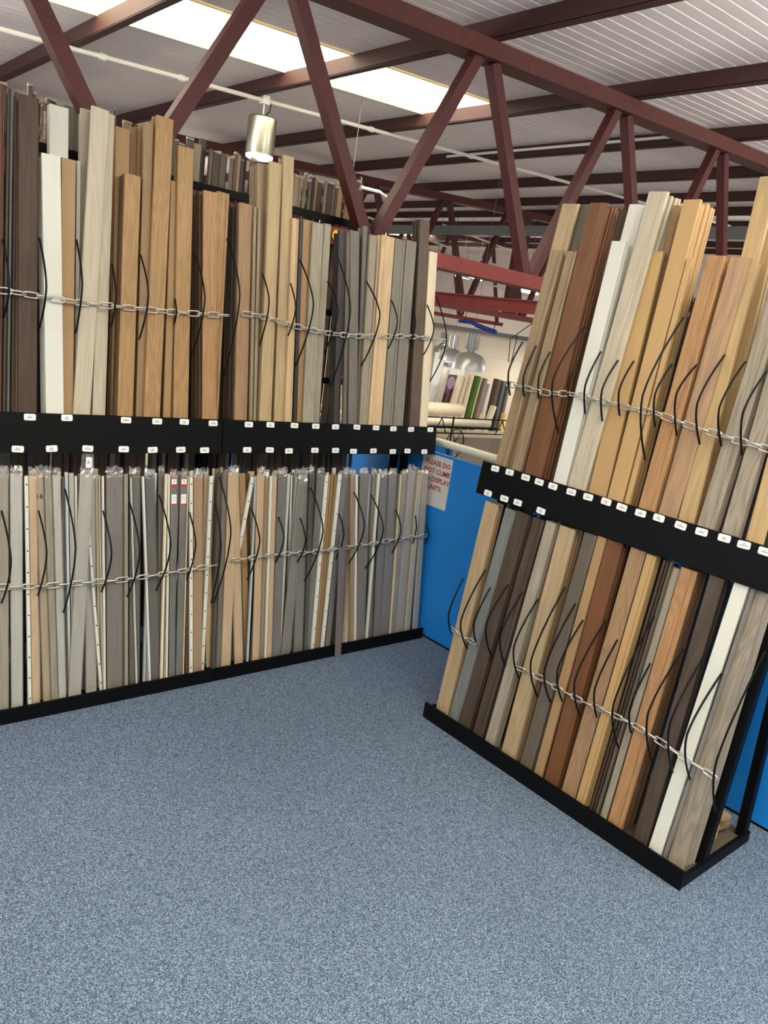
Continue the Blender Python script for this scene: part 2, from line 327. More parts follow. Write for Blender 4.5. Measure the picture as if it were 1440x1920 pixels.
batten(3.4, -1.2, 2.75, 1.5, 'x', 'fluorescent batten farther back behind the blue partition')
batten(3.5, .5, 2.55, 1.5, 'x', 'added unseen upward-facing batten for the ceiling, right of the viewer', True)  # upward battens: unseen, added only to brighten the ceiling
batten(6.2, 1.2, 2.75, 1.5, 'x', 'added unseen upward-facing batten for the ceiling, beyond the blue partition', True)
batten(-1.5, 1.6, 2.45, 1.5, 'y', 'added unseen upward-facing batten for the ceiling, left of the viewer', True)
batten(-1.6, 4.9, 2.45, 1.5, 'y', 'added unseen upward-facing batten for the ceiling, left of the storage rack', True)
batten(-.4, 5.0, 2.45, 1.5, 'y', 'added unseen upward-facing batten for the ceiling, just past the left end of storage rack', True)
batten(11.6, 3.9, 3.0, 1.5, 'x', 'added unseen upward-facing batten for the ceiling, far right over the showroom', True)
batten(11.42, 11.2, 2.70, .7, 'x', 'short fluorescent batten seen under the nearest truss bottom chord')
batten(13.2, 11.2, 2.68, .7, 'x', 'short fluorescent batten seen left of the right rack boards')
batten(11.5, 14.2, 3.0, 1.8, 'x', 'fluorescent batten far beyond the cream wall on the left')
batten(14.5, 14.4, 3.1, 1.8, 'x', 'fluorescent batten far beyond the cream wall on the right')
batten(5.0, 10.6, 2.9, 1.5, 'y', 'added unseen batten lighting the far showroom behind left rack')  # unseen, added to lift the light in the far showroom
# pendant over the left rack
def pendant_can(x, y, ztop, zbot, r):
    t = empty('pendant_lamp', 'silver cylindrical pendant lamp hanging from the white conduit above left rack', 'lamp', None, Matrix.Translation((x, y, zbot)))
    h = ztop-zbot
    MB().lathe([(.004, h), (r*.9, h), (r, h-.012), (r, .02), (r*.97, .012), (r*.97, 0), (r*.9, 0), (r*.9, h-.03)], 32).build('lamp_body', ALU, t, smooth=True)
    MB().lathe([(r*.95, .002), (r*.95, -.016), (r*.8, -.026), (.004, -.028)], 32).build('lamp_glass', LAMPG, t, smooth=True)
    b = MB(); b.tube([(0, 0, h), (0, 0, h+.09)], .006, 8); b.box(-.03, .03, -.025, .025, h+.09, h+.15); b.build('junction_box', WHITE, t)
    MB().tube([(.02, 0, h+.02), (.05, 0, h+.05), (.06, 0, h+.1), (.03, 0, h+.14)], .004, 6).build('cable', BLACKW, t)
pendant_can(3.27, 5.62, 2.97, 2.70, .108)

# ------------------------------------------------------------------ racks (local frame: x along the rack, y into it, z up)
RL_M = Matrix.Identity(4)
RR_M = Matrix.Rotation(-PI/2, 4, 'Z')
TIER = {'LU': (2.738, .12, RL_M, 'upper left tier'), 'LL': (2.752, .10, RL_M, 'lower left tier'),
        'RU': (2.29, .085, RR_M, 'upper right tier'), 'RL': (2.295, .07, RR_M, 'lower right tier')}
def loc(t, s, z, d=0.):
    b, m, R, _ = TIER[t]
    return Vector((s if t[0] == 'L' else -s, b+m*z+d, z))
HOOPS = [
 ('LU', 0.7747, 1.6912, 0.7708, 1.4381, -0.076, 0.58),
 ('LU', 0.8892, 1.7163, 0.8894, 1.4147, -0.08, 0.52),
 ('LU', 1.0129, 1.7327, 1.0153, 1.4116, -0.068, 0.46),
 ('LU', 1.1452, 1.6686, 1.1426, 1.4469, -0.044, 0.49),
 ('LU', 1.2539, 1.719, 1.2479, 1.4121, -0.084, 0.46),
 ('LU', 1.3953, 1.5795, 1.3882, 1.4847, -0.024, 0.49),
 ('LU', 1.4685, 1.7655, 1.4658, 1.3667, -0.108, 0.43),
 ('LU', 1.6174, 1.8381, 1.6003, 1.284, -0.16, 0.37),
 ('LU', 1.7832, 1.73, 1.777, 1.4374, -0.068, 0.34),
 ('LU', 1.9205, 1.7116, 1.921, 1.4902, -0.056, 0.46),
 ('LU', 1.9588, 1.8141, 1.9691, 1.3614, -0.136, 0.4),
 ('LU', 2.122, 1.7467, 2.1127, 1.4339, -0.096, 0.31),
 ('LU', 2.1619, 1.8597, 2.1662, 1.2921, -0.16, 0.4),
 ('LU', 2.3398, 1.7775, 2.3372, 1.3958, -0.12, 0.37),
 ('LU', 2.4991, 1.714, 2.4991, 1.4888, -0.06, 0.43),
 ('LU', 2.6379, 1.6947, 2.6335, 1.5232, -0.04, 0.4),
 ('LU', 2.7357, 1.7216, 2.7332, 1.4791, -0.068, 0.46),
 ('LU', 2.8069, 1.7683, 2.7787, 1.3515, -0.104, 0.49),
 ('LL', 0.7591, 0.7805, 0.7665, 0.4481, -0.12, 0.43),
 ('LL', 0.8813, 0.775, 0.8915, 0.462, -0.1, 0.4),
 ('LL', 0.9707, 0.8517, 0.9864, 0.3844, -0.16, 0.4),
 ('LL', 1.1188, 0.7643, 1.1222, 0.4472, -0.1, 0.43),
 ('LL', 1.2219, 0.7902, 1.2285, 0.4159, -0.112, 0.43),
 ('LL', 1.3346, 0.8172, 1.3555, 0.4268, -0.124, 0.43),
 ('LL', 1.4768, 0.7418, 1.4813, 0.4592, -0.072, 0.4),
 ('LL', 1.5855, 0.7697, 1.6095, 0.3428, -0.068, 0.25),
 ('LL', 1.6063, 0.8874, 1.6106, 0.3427, -0.16, 0.37),
 ('LL', 1.772, 0.7487, 1.7668, 0.4294, -0.092, 0.34),
 ('LL', 1.9113, 0.7005, 1.9167, 0.4933, -0.06, 0.37),
 ('LL', 2.0385, 0.6905, 2.0277, 0.4834, -0.06, 0.43),
 ('LL', 2.0715, 0.8298, 2.0873, 0.3885, -0.148, 0.34),
 ('LL', 2.258, 0.6981, 2.2534, 0.4786, -0.056, 0.34),
 ('LL', 2.3196, 0.801, 2.3562, 0.4502, -0.104, 0.4),
 ('LL', 2.4426, 0.7859, 2.4486, 0.4141, -0.12, 0.37),
 ('LL', 2.6199, 0.7049, 2.6121, 0.48, -0.06, 0.4),
 ('LL', 2.7593, 0.6661, 2.7541, 0.5183, -0.024, 0.4),
 ('LL', 2.8591, 0.6112, 2.8368, 0.5122, -0.024, 0.43),
 ('RU', 2.0218, 1.6097, 2.0341, 1.3995, -0.048, 0.55),
 ('RU', 1.9504, 1.6029, 1.9667, 1.4066, -0.036, 0.61),
 ('RU', 1.8854, 1.5886, 1.8875, 1.4083, -0.036, 0.52),
 ('RU', 1.7506, 1.6954, 1.7652, 1.3015, -0.116, 0.52),
 ('RU', 1.7475, 1.5734, 1.7557, 1.43, -0.032, 0.55),
 ('RU', 1.6613, 1.6153, 1.6704, 1.3913, -0.048, 0.55),
 ('RU', 1.5904, 1.5935, 1.5853, 1.3788, -0.056, 0.49),
 ('RU', 1.523, 1.5988, 1.5292, 1.4097, -0.048, 0.52),
 ('RU', 1.3709, 1.7598, 1.4028, 1.2834, -0.156, 0.55),
 ('RU', 1.3807, 1.6075, 1.3853, 1.3965, -0.06, 0.49),
 ('RU', 1.2954, 1.6156, 1.3017, 1.3836, -0.08, 0.43),
 ('RU', 1.2059, 1.6577, 1.2251, 1.3738, -0.092, 0.55),
 ('RU', 1.1373, 1.6454, 1.1527, 1.3827, -0.088, 0.55),
 ('RU', 1.0716, 1.6249, 1.0765, 1.3685, -0.08, 0.49),
 ('RL', 2.0365, 0.6345, 2.047, 0.3949, -0.048, 0.61),
 ('RL', 1.9268, 0.7065, 1.9519, 0.3659, -0.084, 0.61),
 ('RL', 1.8873, 0.6472, 1.9011, 0.399, -0.056, 0.58),
 ('RL', 1.798, 0.6901, 1.8243, 0.3884, -0.084, 0.52),
 ('RL', 1.7258, 0.686, 1.7477, 0.382, -0.08, 0.55),
 ('RL', 1.6567, 0.6845, 1.6663, 0.3625, -0.084, 0.55),
 ('RL', 1.5507, 0.7676, 1.5687, 0.3336, -0.104, 0.64),
 ('RL', 1.494, 0.7269, 1.5074, 0.3413, -0.096, 0.61),
 ('RL', 1.4516, 0.6821, 1.4561, 0.366, -0.088, 0.55),
 ('RL', 1.3616, 0.7124, 1.3729, 0.3463, -0.104, 0.55),
 ('RL', 1.3022, 0.6673, 1.3104, 0.3775, -0.068, 0.58),
 ('RL', 1.1921, 0.7932, 1.2088, 0.318, -0.116, 0.61),
 ('RL', 1.1672, 0.6401, 1.1724, 0.3872, -0.06, 0.58),
 ('RL', 1.0726, 0.7302, 1.0778, 0.3343, -0.136, 0.49),
 ('RL', 0.9915, 0.7647, 1.0071, 0.335, -0.132, 0.52),
 ('RL', 0.9396, 0.7069, 0.9414, 0.3437, -0.124, 0.49),
 ('RL', 0.8319, 0.8239, 0.8444, 0.2887, -0.12, 0.61)]
LABELS = {'LT': [0.8551, 0.9822, 1.202, 1.3269, 1.4413, 1.5699, 1.7385, 1.8463, 1.9713, 2.0877, 2.2002, 2.3269, 2.4457, 2.5583, 2.6765, 2.8117], 'LB': [0.8147, 0.9293, 1.0583, 1.1948, 1.3109, 1.4297, 1.5349, 1.735, 1.8478, 1.9483, 2.0891, 2.2074, 2.3148, 2.4383, 2.5641, 2.6624, 2.7805], 'RT': [2.0035, 1.9279, 1.8464, 1.7793, 1.7144, 1.6304, 1.5562, 1.4804, 1.4161, 1.3424, 1.274, 1.1944, 1.122, 1.047, 0.9839, 0.9193], 'RB': [2.0104, 1.9231, 1.8544, 1.7399]}
lab_meshes = []
for k in range(3):
    b = MB(); w, h = .0200, .0115; c = .0035
    out = [(-w+c, -h), (w-c, -h), (w, -h+c), (w, h-c), (w-c, h), (-w+c, h), (-w, h-c), (-w, -h+c)]
    v = [(x, 0, z) for x, z in out]+[(x, .0012, z) for x, z in out]
    b.add(v, [tuple(range(8))]+[(i, i+8, (i+1) % 8+8, (i+1) % 8) for i in range(8)])
    b.box(-.005, .004, -.0003, 0, .002, .0045, 1); b.box(-.012+.002*k, .012-.003*k, -.0003, 0, -.0035, .0, 1)
    if k == 2: b.box(-.006, .007, -.0003, 0, -.007, -.0055, 1)
    lab_meshes.append(b.mesh('price_label', [PAPER, INK]))
def lean_box(parent, name, m, x0, x1, f0, k, d0, d1, z0, z1):
    b = MB(); b.box(x0, x1, d0, d1, z0, z1, fn=lambda x, y, z: (x, f0+k*z+y, z)); return b.build(name, m, parent)
def rack(name, label, R, x0, x1, f0, k, hp, labs_top, labs_bot, tiers, zb0, zb1, kick_h, back, ends, depth):
    t = empty(name, label, 'rack', None, R.copy())
    ud = .2 if tiers[0] == 'LL' else .135
    MB().box(x0, x1, f0-.004, f0+.006, 0, kick_h).build('kick_panel', BLACK, t)
    MB().box(x0+.002, x1-.002, f0+.007, back, .004, .02 if tiers[0] == 'LL' else .03).build('base_tray', TRAY if tiers[0] == 'RL' else BLACK, t)
    lean_box(t, 'band_panel', BLACK, x0, x1, f0, k, 0, .01, zb0, zb1)
    MB().box(x0+.02, x1-.02, f0+k*1.0+.02, back-.1, zb0-.001, zb0+.012).build('upper_shelf', BLACK, t)
    for e in ends:
        lean_box(t, 'front_upright', BLACK, e-.015, e+.015, f0, k, ud, ud+.033, .02, 1.62)
        b = MB(); b.box(e-.015, e+.015, 0, .035, .02, 1.62, fn=lambda x, y, z: (x, back-.04+y-(.02 if tiers[0] == 'LL' else .10)*z, z)); b.build('rear_upright', BLACK, t)
    zr = (.003, .019) if tiers[0] == 'LL' else (.006, .045)
    for (xa, xb) in ((x0, x0+.014), (x1-.014, x1)): MB().box(xa, xb, f0+.007, back, *zr).build('side_rail', BLACK, t)
    for z in (.52, 1.6): lean_box(t, 'lean_rail', BLACK, x0+.02, x1-.02, f0, k, ud+.035, ud+.055, z, z+.03)
    for (tt, s, zt, zb, D, fr) in hp:
        zm = zt+(zb-zt)*fr; pts = []
        for i in range(15):
            u = -1+2*i/14.
            if u < 0: z = zm+(zt-zm)*(-u)
            else: z = zm+(zb-zm)*u
            d = (D+.0058)*(1-(abs(u)**1.55))-.0058
            p = loc(tt, s, z, d); pts.append(p)
        MB().tube(pts, .0035, 6).build('divider_hoop', BLACKW, t, smooth=True)
    i = 0
    for (xs, zz) in ((labs_top, zb1-.0135), (labs_bot, zb0+.015)):
        for x in xs:
            i += 1
            th = math.atan(k)
            mw = Matrix.Translation((x, f0+k*zz-.0014, zz+random.uniform(-.002, .002))) @ Matrix.Rotation(-th, 4, 'X') @ Matrix.Rotation(random.uniform(-.06, .06), 4, 'Y')
            link('price_label', lab_meshes[i % 3], t, mw)
    return t
def hsel(t, lo, hi): return [(h[0], (h[1]+h[3])/2, h[2], h[4], max(h[5], -.125), min(max(h[6], .38), .62)) for h in HOOPS if h[0] in t and lo <= (h[1]+h[3])/2 < hi]
LT = LABELS['LT']; LB = LABELS['LB']
rack('profile_rack', 'left half of the black floor-profile rack along back wall', RL_M, .375, 1.613, 2.724, .12, hsel(('LU', 'LL'), 0, 1.609), [x for x in LT if x < 1.6], [x for x in LB if x < 1.6], ('LL',), .984, 1.123, .058, 3.17, (.395, 1.585), .45)
rack('profile_rack', 'right half of the black floor-profile rack, next to blue partition', RL_M, 1.617, 2.858, 2.724, .12, hsel(('LU', 'LL'), 1.609, 9), [x for x in LT if x > 1.6], [x for x in LB if x > 1.6], ('LL',), .984, 1.123, .058, 3.17, (1.645, 2.838), .45)
rack('profile_rack', 'black right-hand rack of wooden trims in front of blue partition', RR_M, -2.075, -.865, 2.27, .085, hsel(('RU', 'RL'), 0, 9), [-x for x in LABELS['RT']], [-x for x in LABELS['RB']], ('RL',), .992, 1.124, .068, 2.745, (-2.05, -.885), .46)

# ------------------------------------------------------------------ boards
BOARDS = [
 ('LU', 0, 0, 'redbrown', 0.7501, 0.7696, 2.1737, 0.0293, 0),
 ('LU', 0, 1, 'redbrown', 0.7506, 0.7711, 2.1578, 0.0292, 1),
 ('LU', 1, 0, 'charcoal', 0.7717, 0.7955, 2.1698, 0.0081, 0),
 ('LU', 1, 1, 'charcoal', 0.7727, 0.798, 2.1692, 0.0078, 1),
 ('LU', 2, 0, 'darktaupe', 0.786, 0.8053, 2.1678, 0.0076, 0),
 ('LU', 2, 1, 'darktaupe', 0.7858, 0.8038, 2.1569, 0.0074, 2),
 ('LU', 3, 0, 'charcoal', 0.8039, 0.8207, 2.1675, 0.0082, 1),
 ('LU', 4, 0, 'walnut', 0.8507, 0.8578, 2.163, 0.0649, 0),
 ('LU', 4, 1, 'tan', 0.8518, 0.8558, 2.147, 0.061, 2),
 ('LU', 4, 2, 'tan', 0.8512, 0.8556, 2.1629, 0.0643, 3),
 ('LU', 5, 0, 'white', 0.9474, 0.9295, 1.996, 0.0622, 0),
 ('LU', 5, 1, 'white', 0.9465, 0.9323, 1.9852, 0.0608, 2),
 ('LU', 5, 2, 'white', 0.9462, 0.9322, 1.9822, 0.0621, 3),
 ('LU', 6, 0, 'whitegloss', 0.9731, 0.9776, 2.1712, 0.0649, 4),
 ('LU', 6, 1, 'whitegloss', 0.9731, 0.9766, 2.1681, 0.063, 5),
 ('LU', 7, 0, 'tan', 0.9904, 0.9941, 1.9984, 0.0484, 1),
 ('LU', 7, 1, 'tan', 0.9899, 0.9937, 1.9939, 0.046, 7),
 ('LU', 8, 0, 'palegrey', 1.0329, 1.0348, 2.0018, 0.0134, 2),
 ('LU', 9, 0, 'paleoak', 1.0346, 1.0977, 2.1903, 0.0604, 0),
 ('LU', 9, 1, 'paleoak', 1.0355, 1.0951, 2.1708, 0.0562, 5),
 ('LU', 9, 2, 'paleoak', 1.0356, 1.0998, 2.1899, 0.0595, 6),
 ('LU', 10, 0, 'paletaupe', 1.059, 1.0665, 2.1833, 0.0386, 3),
 ('LU', 10, 1, 'paletaupe', 1.0585, 1.0658, 2.1662, 0.0364, 4),
 ('LU', 11, 0, 'paleoak', 1.1097, 1.1319, 2.1853, 0.0523, 1),
 ('LU', 11, 1, 'paleoak', 1.1116, 1.1312, 2.166, 0.052, 2),
 ('LU', 12, 0, 'tan', 1.2028, 1.2057, 2.1585, 0.0539, 4),
 ('LU', 12, 1, 'tan', 1.2041, 1.2031, 2.1539, 0.0532, 5),
 ('LU', 13, 0, 'tanbrown', 1.264, 1.2594, 2.1738, 0.0384, 5),
 ('LU', 13, 1, 'tanbrown', 1.2659, 1.2623, 2.1598, 0.0359, 7),
 ('LU', 14, 0, 'goldoak', 1.2037, 1.22, 1.9953, 0.0618, 0),
 ('LU', 14, 1, 'brown', 1.2032, 1.2205, 1.9952, 0.0577, 1),
 ('LU', 14, 2, 'brown', 1.2025, 1.2228, 1.9914, 0.0608, 2),
 ('LU', 14, 3, 'brown', 1.2055, 1.2227, 1.9885, 0.059, 3),
 ('LU', 14, 4, 'brown', 1.2021, 1.2191, 1.9831, 0.0615, 6),
 ('LU', 15, 0, 'tanbrown', 1.271, 1.2835, 2.1892, 0.037, 1),
 ('LU', 15, 1, 'tanbrown', 1.2701, 1.2834, 2.1868, 0.036, 4),
 ('LU', 15, 2, 'tanbrown', 1.269, 1.2837, 2.1838, 0.0368, 6),
 ('LU', 16, 0, 'goldoak', 1.3084, 1.3388, 2.2246, 0.0658, 0),
 ('LU', 16, 1, 'tanbrown', 1.3077, 1.3369, 2.223, 0.0619, 2),
 ('LU', 16, 2, 'tanbrown', 1.3092, 1.3418, 2.2213, 0.0614, 3),
 ('LU', 17, 0, 'tan', 1.3802, 1.391, 2.0112, 0.0305, 1),
 ('LU', 17, 1, 'brown', 1.3822, 1.3898, 1.999, 0.0294, 3),
 ('LU', 17, 2, 'brown', 1.3808, 1.3917, 1.9963, 0.0287, 4),
 ('LU', 18, 0, 'goldoak', 1.4352, 1.4263, 2.1414, 0.0646, 0),
 ('LU', 18, 1, 'goldoak', 1.4356, 1.4283, 2.1322, 0.062, 2),
 ('LU', 19, 0, 'warmoak', 1.5646, 1.5349, 2.0043, 0.0622, 0),
 ('LU', 19, 1, 'brown', 1.566, 1.5327, 1.9897, 0.062, 2),
 ('LU', 19, 2, 'brown', 1.5651, 1.5366, 2.0022, 0.0598, 3),
 ('LU', 19, 3, 'brown', 1.5632, 1.537, 1.9984, 0.0599, 4),
 ('LU', 19, 4, 'brown', 1.5666, 1.537, 1.9848, 0.0599, 5),
 ('LU', 19, 5, 'brown', 1.5646, 1.5363, 1.9947, 0.0591, 6),
 ('LU', 20, 0, 'goldoak', 1.5805, 1.6001, 2.0145, 0.0552, 1),
 ('LU', 21, 0, 'brownoak', 1.7129, 1.6964, 1.9911, 0.064, 0),
 ('LU', 21, 1, 'darkbrown', 1.7126, 1.6942, 1.9836, 0.064, 1),
 ('LU', 21, 2, 'darkbrown', 1.7148, 1.6971, 1.9811, 0.061, 2),
 ('LU', 21, 3, 'darkbrown', 1.7113, 1.695, 1.9755, 0.0634, 3),
 ('LU', 21, 4, 'darkbrown', 1.7124, 1.6981, 1.9756, 0.0626, 4),
 ('LU', 21, 5, 'darkbrown', 1.7136, 1.6979, 1.9838, 0.0627, 5),
 ('LU', 21, 6, 'darkbrown', 1.7121, 1.6963, 1.9757, 0.0626, 6),
 ('LU', 22, 0, 'tangrey', 1.7604, 1.7377, 1.987, 0.0126, 0),
 ('LU', 23, 0, 'tangrey', 1.7785, 1.758, 1.9869, 0.0127, 0),
 ('LU', 24, 0, 'taupeoak', 1.8101, 1.7829, 2.1643, 0.0466, 2),
 ('LU', 24, 1, 'taupeoak', 1.8093, 1.7849, 2.1629, 0.046, 3),
 ('LU', 24, 2, 'taupeoak', 1.8109, 1.7825, 2.1585, 0.0459, 4),
 ('LU', 24, 3, 'taupeoak', 1.8118, 1.7808, 2.1547, 0.0451, 5),
 ('LU', 25, 0, 'paletan', 1.8323, 1.8296, 2.1796, 0.0645, 0),
 ('LU', 25, 1, 'paletan', 1.8315, 1.8322, 2.1666, 0.0626, 1),
 ('LU', 26, 0, 'paletan', 1.9112, 1.9003, 2.2223, 0.0529, 1),
 ('LU', 26, 1, 'paletan', 1.9104, 1.9004, 2.213, 0.0505, 3),
 ('LU', 27, 0, 'lighttan', 1.9511, 1.9382, 1.9793, 0.0346, 0),
 ('LU', 27, 1, 'lighttan', 1.951, 1.9401, 1.9664, 0.0341, 2),
 ('LU', 28, 0, 'charcoal', 1.9877, 1.9673, 1.9761, 0.0182, 0),
 ('LU', 28, 1, 'charcoal', 1.9871, 1.9681, 1.9614, 0.018, 1),
 ('LU', 29, 0, 'tan', 2.0256, 2.0133, 1.987, 0.0498, 1),
 ('LU', 29, 1, 'tan', 2.0254, 2.0158, 1.9693, 0.0482, 3),
 ('LU', 30, 0, 'greyoak', 2.0559, 2.0571, 1.9842, 0.0607, 0),
 ('LU', 30, 1, 'greyoak', 2.0578, 2.0599, 1.9738, 0.0587, 2),
 ('LU', 31, 0, 'greyoak', 2.1079, 2.1197, 1.9914, 0.0368, 1),
 ('LU', 32, 0, 'charcoal', 2.2224, 2.1914, 1.9774, 0.0398, 0),
 ('LU', 32, 1, 'charcoal', 2.221, 2.1934, 1.9587, 0.0384, 1),
 ('LU', 32, 2, 'charcoal', 2.2231, 2.1927, 1.9628, 0.0375, 2),
 ('LU', 33, 0, 'greybrown', 2.2703, 2.2235, 1.974, 0.0202, 0),
 ('LU', 34, 0, 'greydark', 2.3232, 2.2641, 1.9883, 0.0584, 0),
 ('LU', 34, 1, 'greydark', 2.3243, 2.2646, 1.975, 0.056, 1),
 ('LU', 35, 0, 'greydark', 2.3686, 2.3345, 2.022, 0.0275, 1),
 ('LU', 35, 1, 'greydark', 2.3695, 2.3353, 2.0124, 0.0273, 3),
 ('LU', 36, 0, 'taupe', 2.374, 2.3699, 1.9886, 0.0393, 0),
 ('LU', 36, 1, 'taupe', 2.3721, 2.3679, 1.9797, 0.0384, 2),
 ('LU', 37, 0, 'cream', 2.4125, 2.4221, 1.9976, 0.0103, 1),
 ('LU', 38, 0, 'lighttan', 2.4486, 2.4624, 2.0002, 0.0788, 0),
 ('LU', 38, 1, 'lighttan', 2.4484, 2.4608, 1.9991, 0.074, 2),
 ('LU', 39, 0, 'greyoak2', 2.5299, 2.5384, 1.999, 0.0658, 0),
 ('LU', 39, 1, 'greyoak2', 2.5292, 2.5365, 1.9952, 0.0613, 1),
 ('LU', 40, 0, 'greyoak2', 2.602, 2.6106, 2.0043, 0.0672, 0),
 ('LU', 40, 1, 'greyoak2', 2.6019, 2.6099, 1.992, 0.0653, 1),
 ('LU', 41, 0, 'walnutgrey', 2.7153, 2.6903, 2.115, 0.0638, 0),
 ('LU', 41, 1, 'darkbrown', 2.7142, 2.6927, 2.115, 0.0612, 1),
 ('LU', 41, 2, 'darkbrown', 2.7144, 2.6897, 2.1127, 0.0631, 2),
 ('LU', 41, 3, 'darkbrown', 2.7148, 2.6875, 2.1027, 0.0598, 3),
 ('LU', 42, 0, 'cream', 2.773, 2.7515, 1.9781, 0.0379, 0),
 ('LU', 42, 1, 'cream', 2.7732, 2.7505, 1.9665, 0.0377, 1),
 ('LU', 43, 0, 'cream', 2.8151, 2.7972, 1.9801, 0.0272, 1),
 ('LL', 0, 0, 'greybeige', 0.771, 0.7688, 0.9061, 0.0373, 0),
 ('LL', 0, 1, 'greybeige', 0.7715, 0.7703, 0.8902, 0.0371, 1),
 ('LL', 0, 2, 'greybeige', 0.772, 0.7713, 0.9055, 0.0359, 2),
 ('LL', 1, 0, 'palegrey', 0.8188, 0.8132, 0.9098, 0.0402, 0),
 ('LL', 1, 1, 'palegrey', 0.8206, 0.814, 0.8918, 0.0377, 1),
 ('LL', 2, 0, 'holes', 0.8633, 0.8463, 0.8994, 0.012, 0),
 ('LL', 3, 0, 'peach', 0.8856, 0.8684, 0.8991, 0.0269, 0),
 ('LL', 3, 1, 'peach', 0.8836, 0.8667, 0.8935, 0.0267, 2),
 ('LL', 4, 0, 'peachgrey', 0.9322, 0.8964, 0.9025, 0.0316, 1),
 ('LL', 4, 1, 'peachgrey', 0.9327, 0.8942, 0.9025, 0.0313, 3),
 ('LL', 5, 0, 'greyoak', 0.9548, 0.9203, 0.9039, 0.0234, 0),
 ('LL', 5, 1, 'greyoak', 0.954, 0.923, 0.8931, 0.0228, 2),
 ('LL', 5, 2, 'greyoak', 0.9564, 0.9191, 0.8967, 0.022, 4),
 ('LL', 6, 0, 'palegrey', 0.9832, 0.9508, 0.9006, 0.0278, 0),
 ('LL', 6, 1, 'palegrey', 0.9818, 0.9482, 0.8946, 0.0271, 1),
 ('LL', 7, 0, 'bluewhite', 1.0161, 0.9913, 0.9075, 0.0094, 1),
 ('LL', 8, 0, 'greylight', 1.0346, 1.0088, 0.9044, 0.0175, 1),
 ('LL', 8, 1, 'greylight', 1.034, 1.0109, 0.887, 0.0172, 2),
 ('LL', 9, 0, 'white', 1.0508, 1.026, 0.8926, 0.0078, 1),
 ('LL', 10, 0, 'greylight', 1.0282, 1.0606, 0.9042, 0.0483, 0),
 ('LL', 11, 0, 'greylight', 1.1054, 1.0833, 0.8906, 0.0433, 2),
 ('LL', 11, 1, 'greylight', 1.1073, 1.0861, 0.8802, 0.0418, 3),
 ('LL', 12, 0, 'cream', 1.1442, 1.1159, 0.8891, 0.0089, 3),
 ('LL', 13, 0, 'holes', 1.1394, 1.0573, 0.8921, 0.0096, 1),
 ('LL', 14, 0, 'cream', 1.1505, 1.1202, 0.89, 0.0058, 2),
 ('LL', 15, 0, 'white', 1.1471, 1.1213, 0.8951, 0.0073, 0),
 ('LL', 16, 0, 'browngrey', 1.1876, 1.1663, 0.9015, 0.0633, 0),
 ('LL', 16, 1, 'browngrey', 1.1856, 1.1674, 0.8948, 0.0603, 1),
 ('LL', 17, 0, 'taupe', 1.2343, 1.2106, 0.9027, 0.0146, 0),
 ('LL', 17, 1, 'taupe', 1.2355, 1.2105, 0.8964, 0.0141, 1),
 ('LL', 18, 0, 'white', 1.2794, 1.2305, 0.8861, 0.004, 0),
 ('LL', 19, 0, 'darktaupe', 1.2748, 1.2541, 0.8951, 0.0435, 1),
 ('LL', 19, 1, 'darktaupe', 1.2734, 1.2561, 0.8763, 0.0419, 2),
 ('LL', 20, 0, 'white', 1.3357, 1.2801, 0.8913, 0.0077, 0),
 ('LL', 21, 0, 'darktaupe', 1.3612, 1.316, 0.888, 0.0426, 1),
 ('LL', 21, 1, 'darktaupe', 1.3624, 1.3164, 0.8747, 0.0409, 3),
 ('LL', 22, 0, 'greydark', 1.3919, 1.3708, 0.8957, 0.0226, 2),
 ('LL', 22, 1, 'greydark', 1.39, 1.3688, 0.8868, 0.022, 4),
 ('LL', 23, 0, 'cream', 1.3856, 1.3772, 0.8972, 0.0094, 0),
 ('LL', 24, 0, 'white', 1.4087, 1.3885, 0.8971, 0.0082, 0),
 ('LL', 25, 0, 'greydark', 1.4326, 1.4088, 0.8905, 0.0269, 0),
 ('LL', 26, 0, 'greydark', 1.4641, 1.4522, 0.8898, 0.028, 0),
 ('LL', 27, 0, 'cream', 1.4837, 1.4721, 0.8895, 0.004, 0),
 ('LL', 28, 0, 'brown', 1.5088, 1.4786, 0.8854, 0.0151, 1),
 ('LL', 29, 0, 'holes', 1.5212, 1.4854, 0.8861, 0.0139, 0),
 ('LL', 30, 0, 'tan', 1.5508, 1.5169, 0.892, 0.0393, 0),
 ('LL', 30, 1, 'tan', 1.5516, 1.5143, 0.8725, 0.0366, 1),
 ('LL', 31, 0, 'tan', 1.59, 1.5707, 0.8832, 0.0219, 2),
 ('LL', 32, 0, 'holes', 1.581, 1.587, 0.8837, 0.0156, 1),
 ('LL', 33, 0, 'peach', 1.6404, 1.5731, 0.8759, 0.0403, 3),
 ('LL', 34, 0, 'darktaupe', 1.6393, 1.6261, 0.8962, 0.0171, 1),
 ('LL', 34, 1, 'darktaupe', 1.6382, 1.6272, 0.8836, 0.0159, 2),
 ('LL', 35, 0, 'greydark', 1.6514, 1.6404, 0.9099, 0.0198, 0),
 ('LL', 35, 1, 'greydark', 1.6532, 1.643, 0.903, 0.0189, 4),
 ('LL', 36, 0, 'peach', 1.6885, 1.6799, 0.9008, 0.0465, 0),
 ('LL', 36, 1, 'peach', 1.6868, 1.679, 0.8886, 0.0463, 3),
 ('LL', 37, 0, 'peach', 1.7651, 1.6947, 0.8886, 0.044, 1),
 ('LL', 38, 0, 'tan', 1.8276, 1.7521, 0.8853, 0.0293, 3),
 ('LL', 38, 1, 'tan', 1.8288, 1.7516, 0.869, 0.0286, 6),
 ('LL', 39, 0, 'brown', 1.8461, 1.7904, 0.8787, 0.0232, 4),
 ('LL', 40, 0, 'holes', 1.6593, 1.7978, 0.8729, 0.0176, 2),
 ('LL', 41, 0, 'bluewhite', 1.8088, 1.8057, 0.8802, 0.0077, 1),
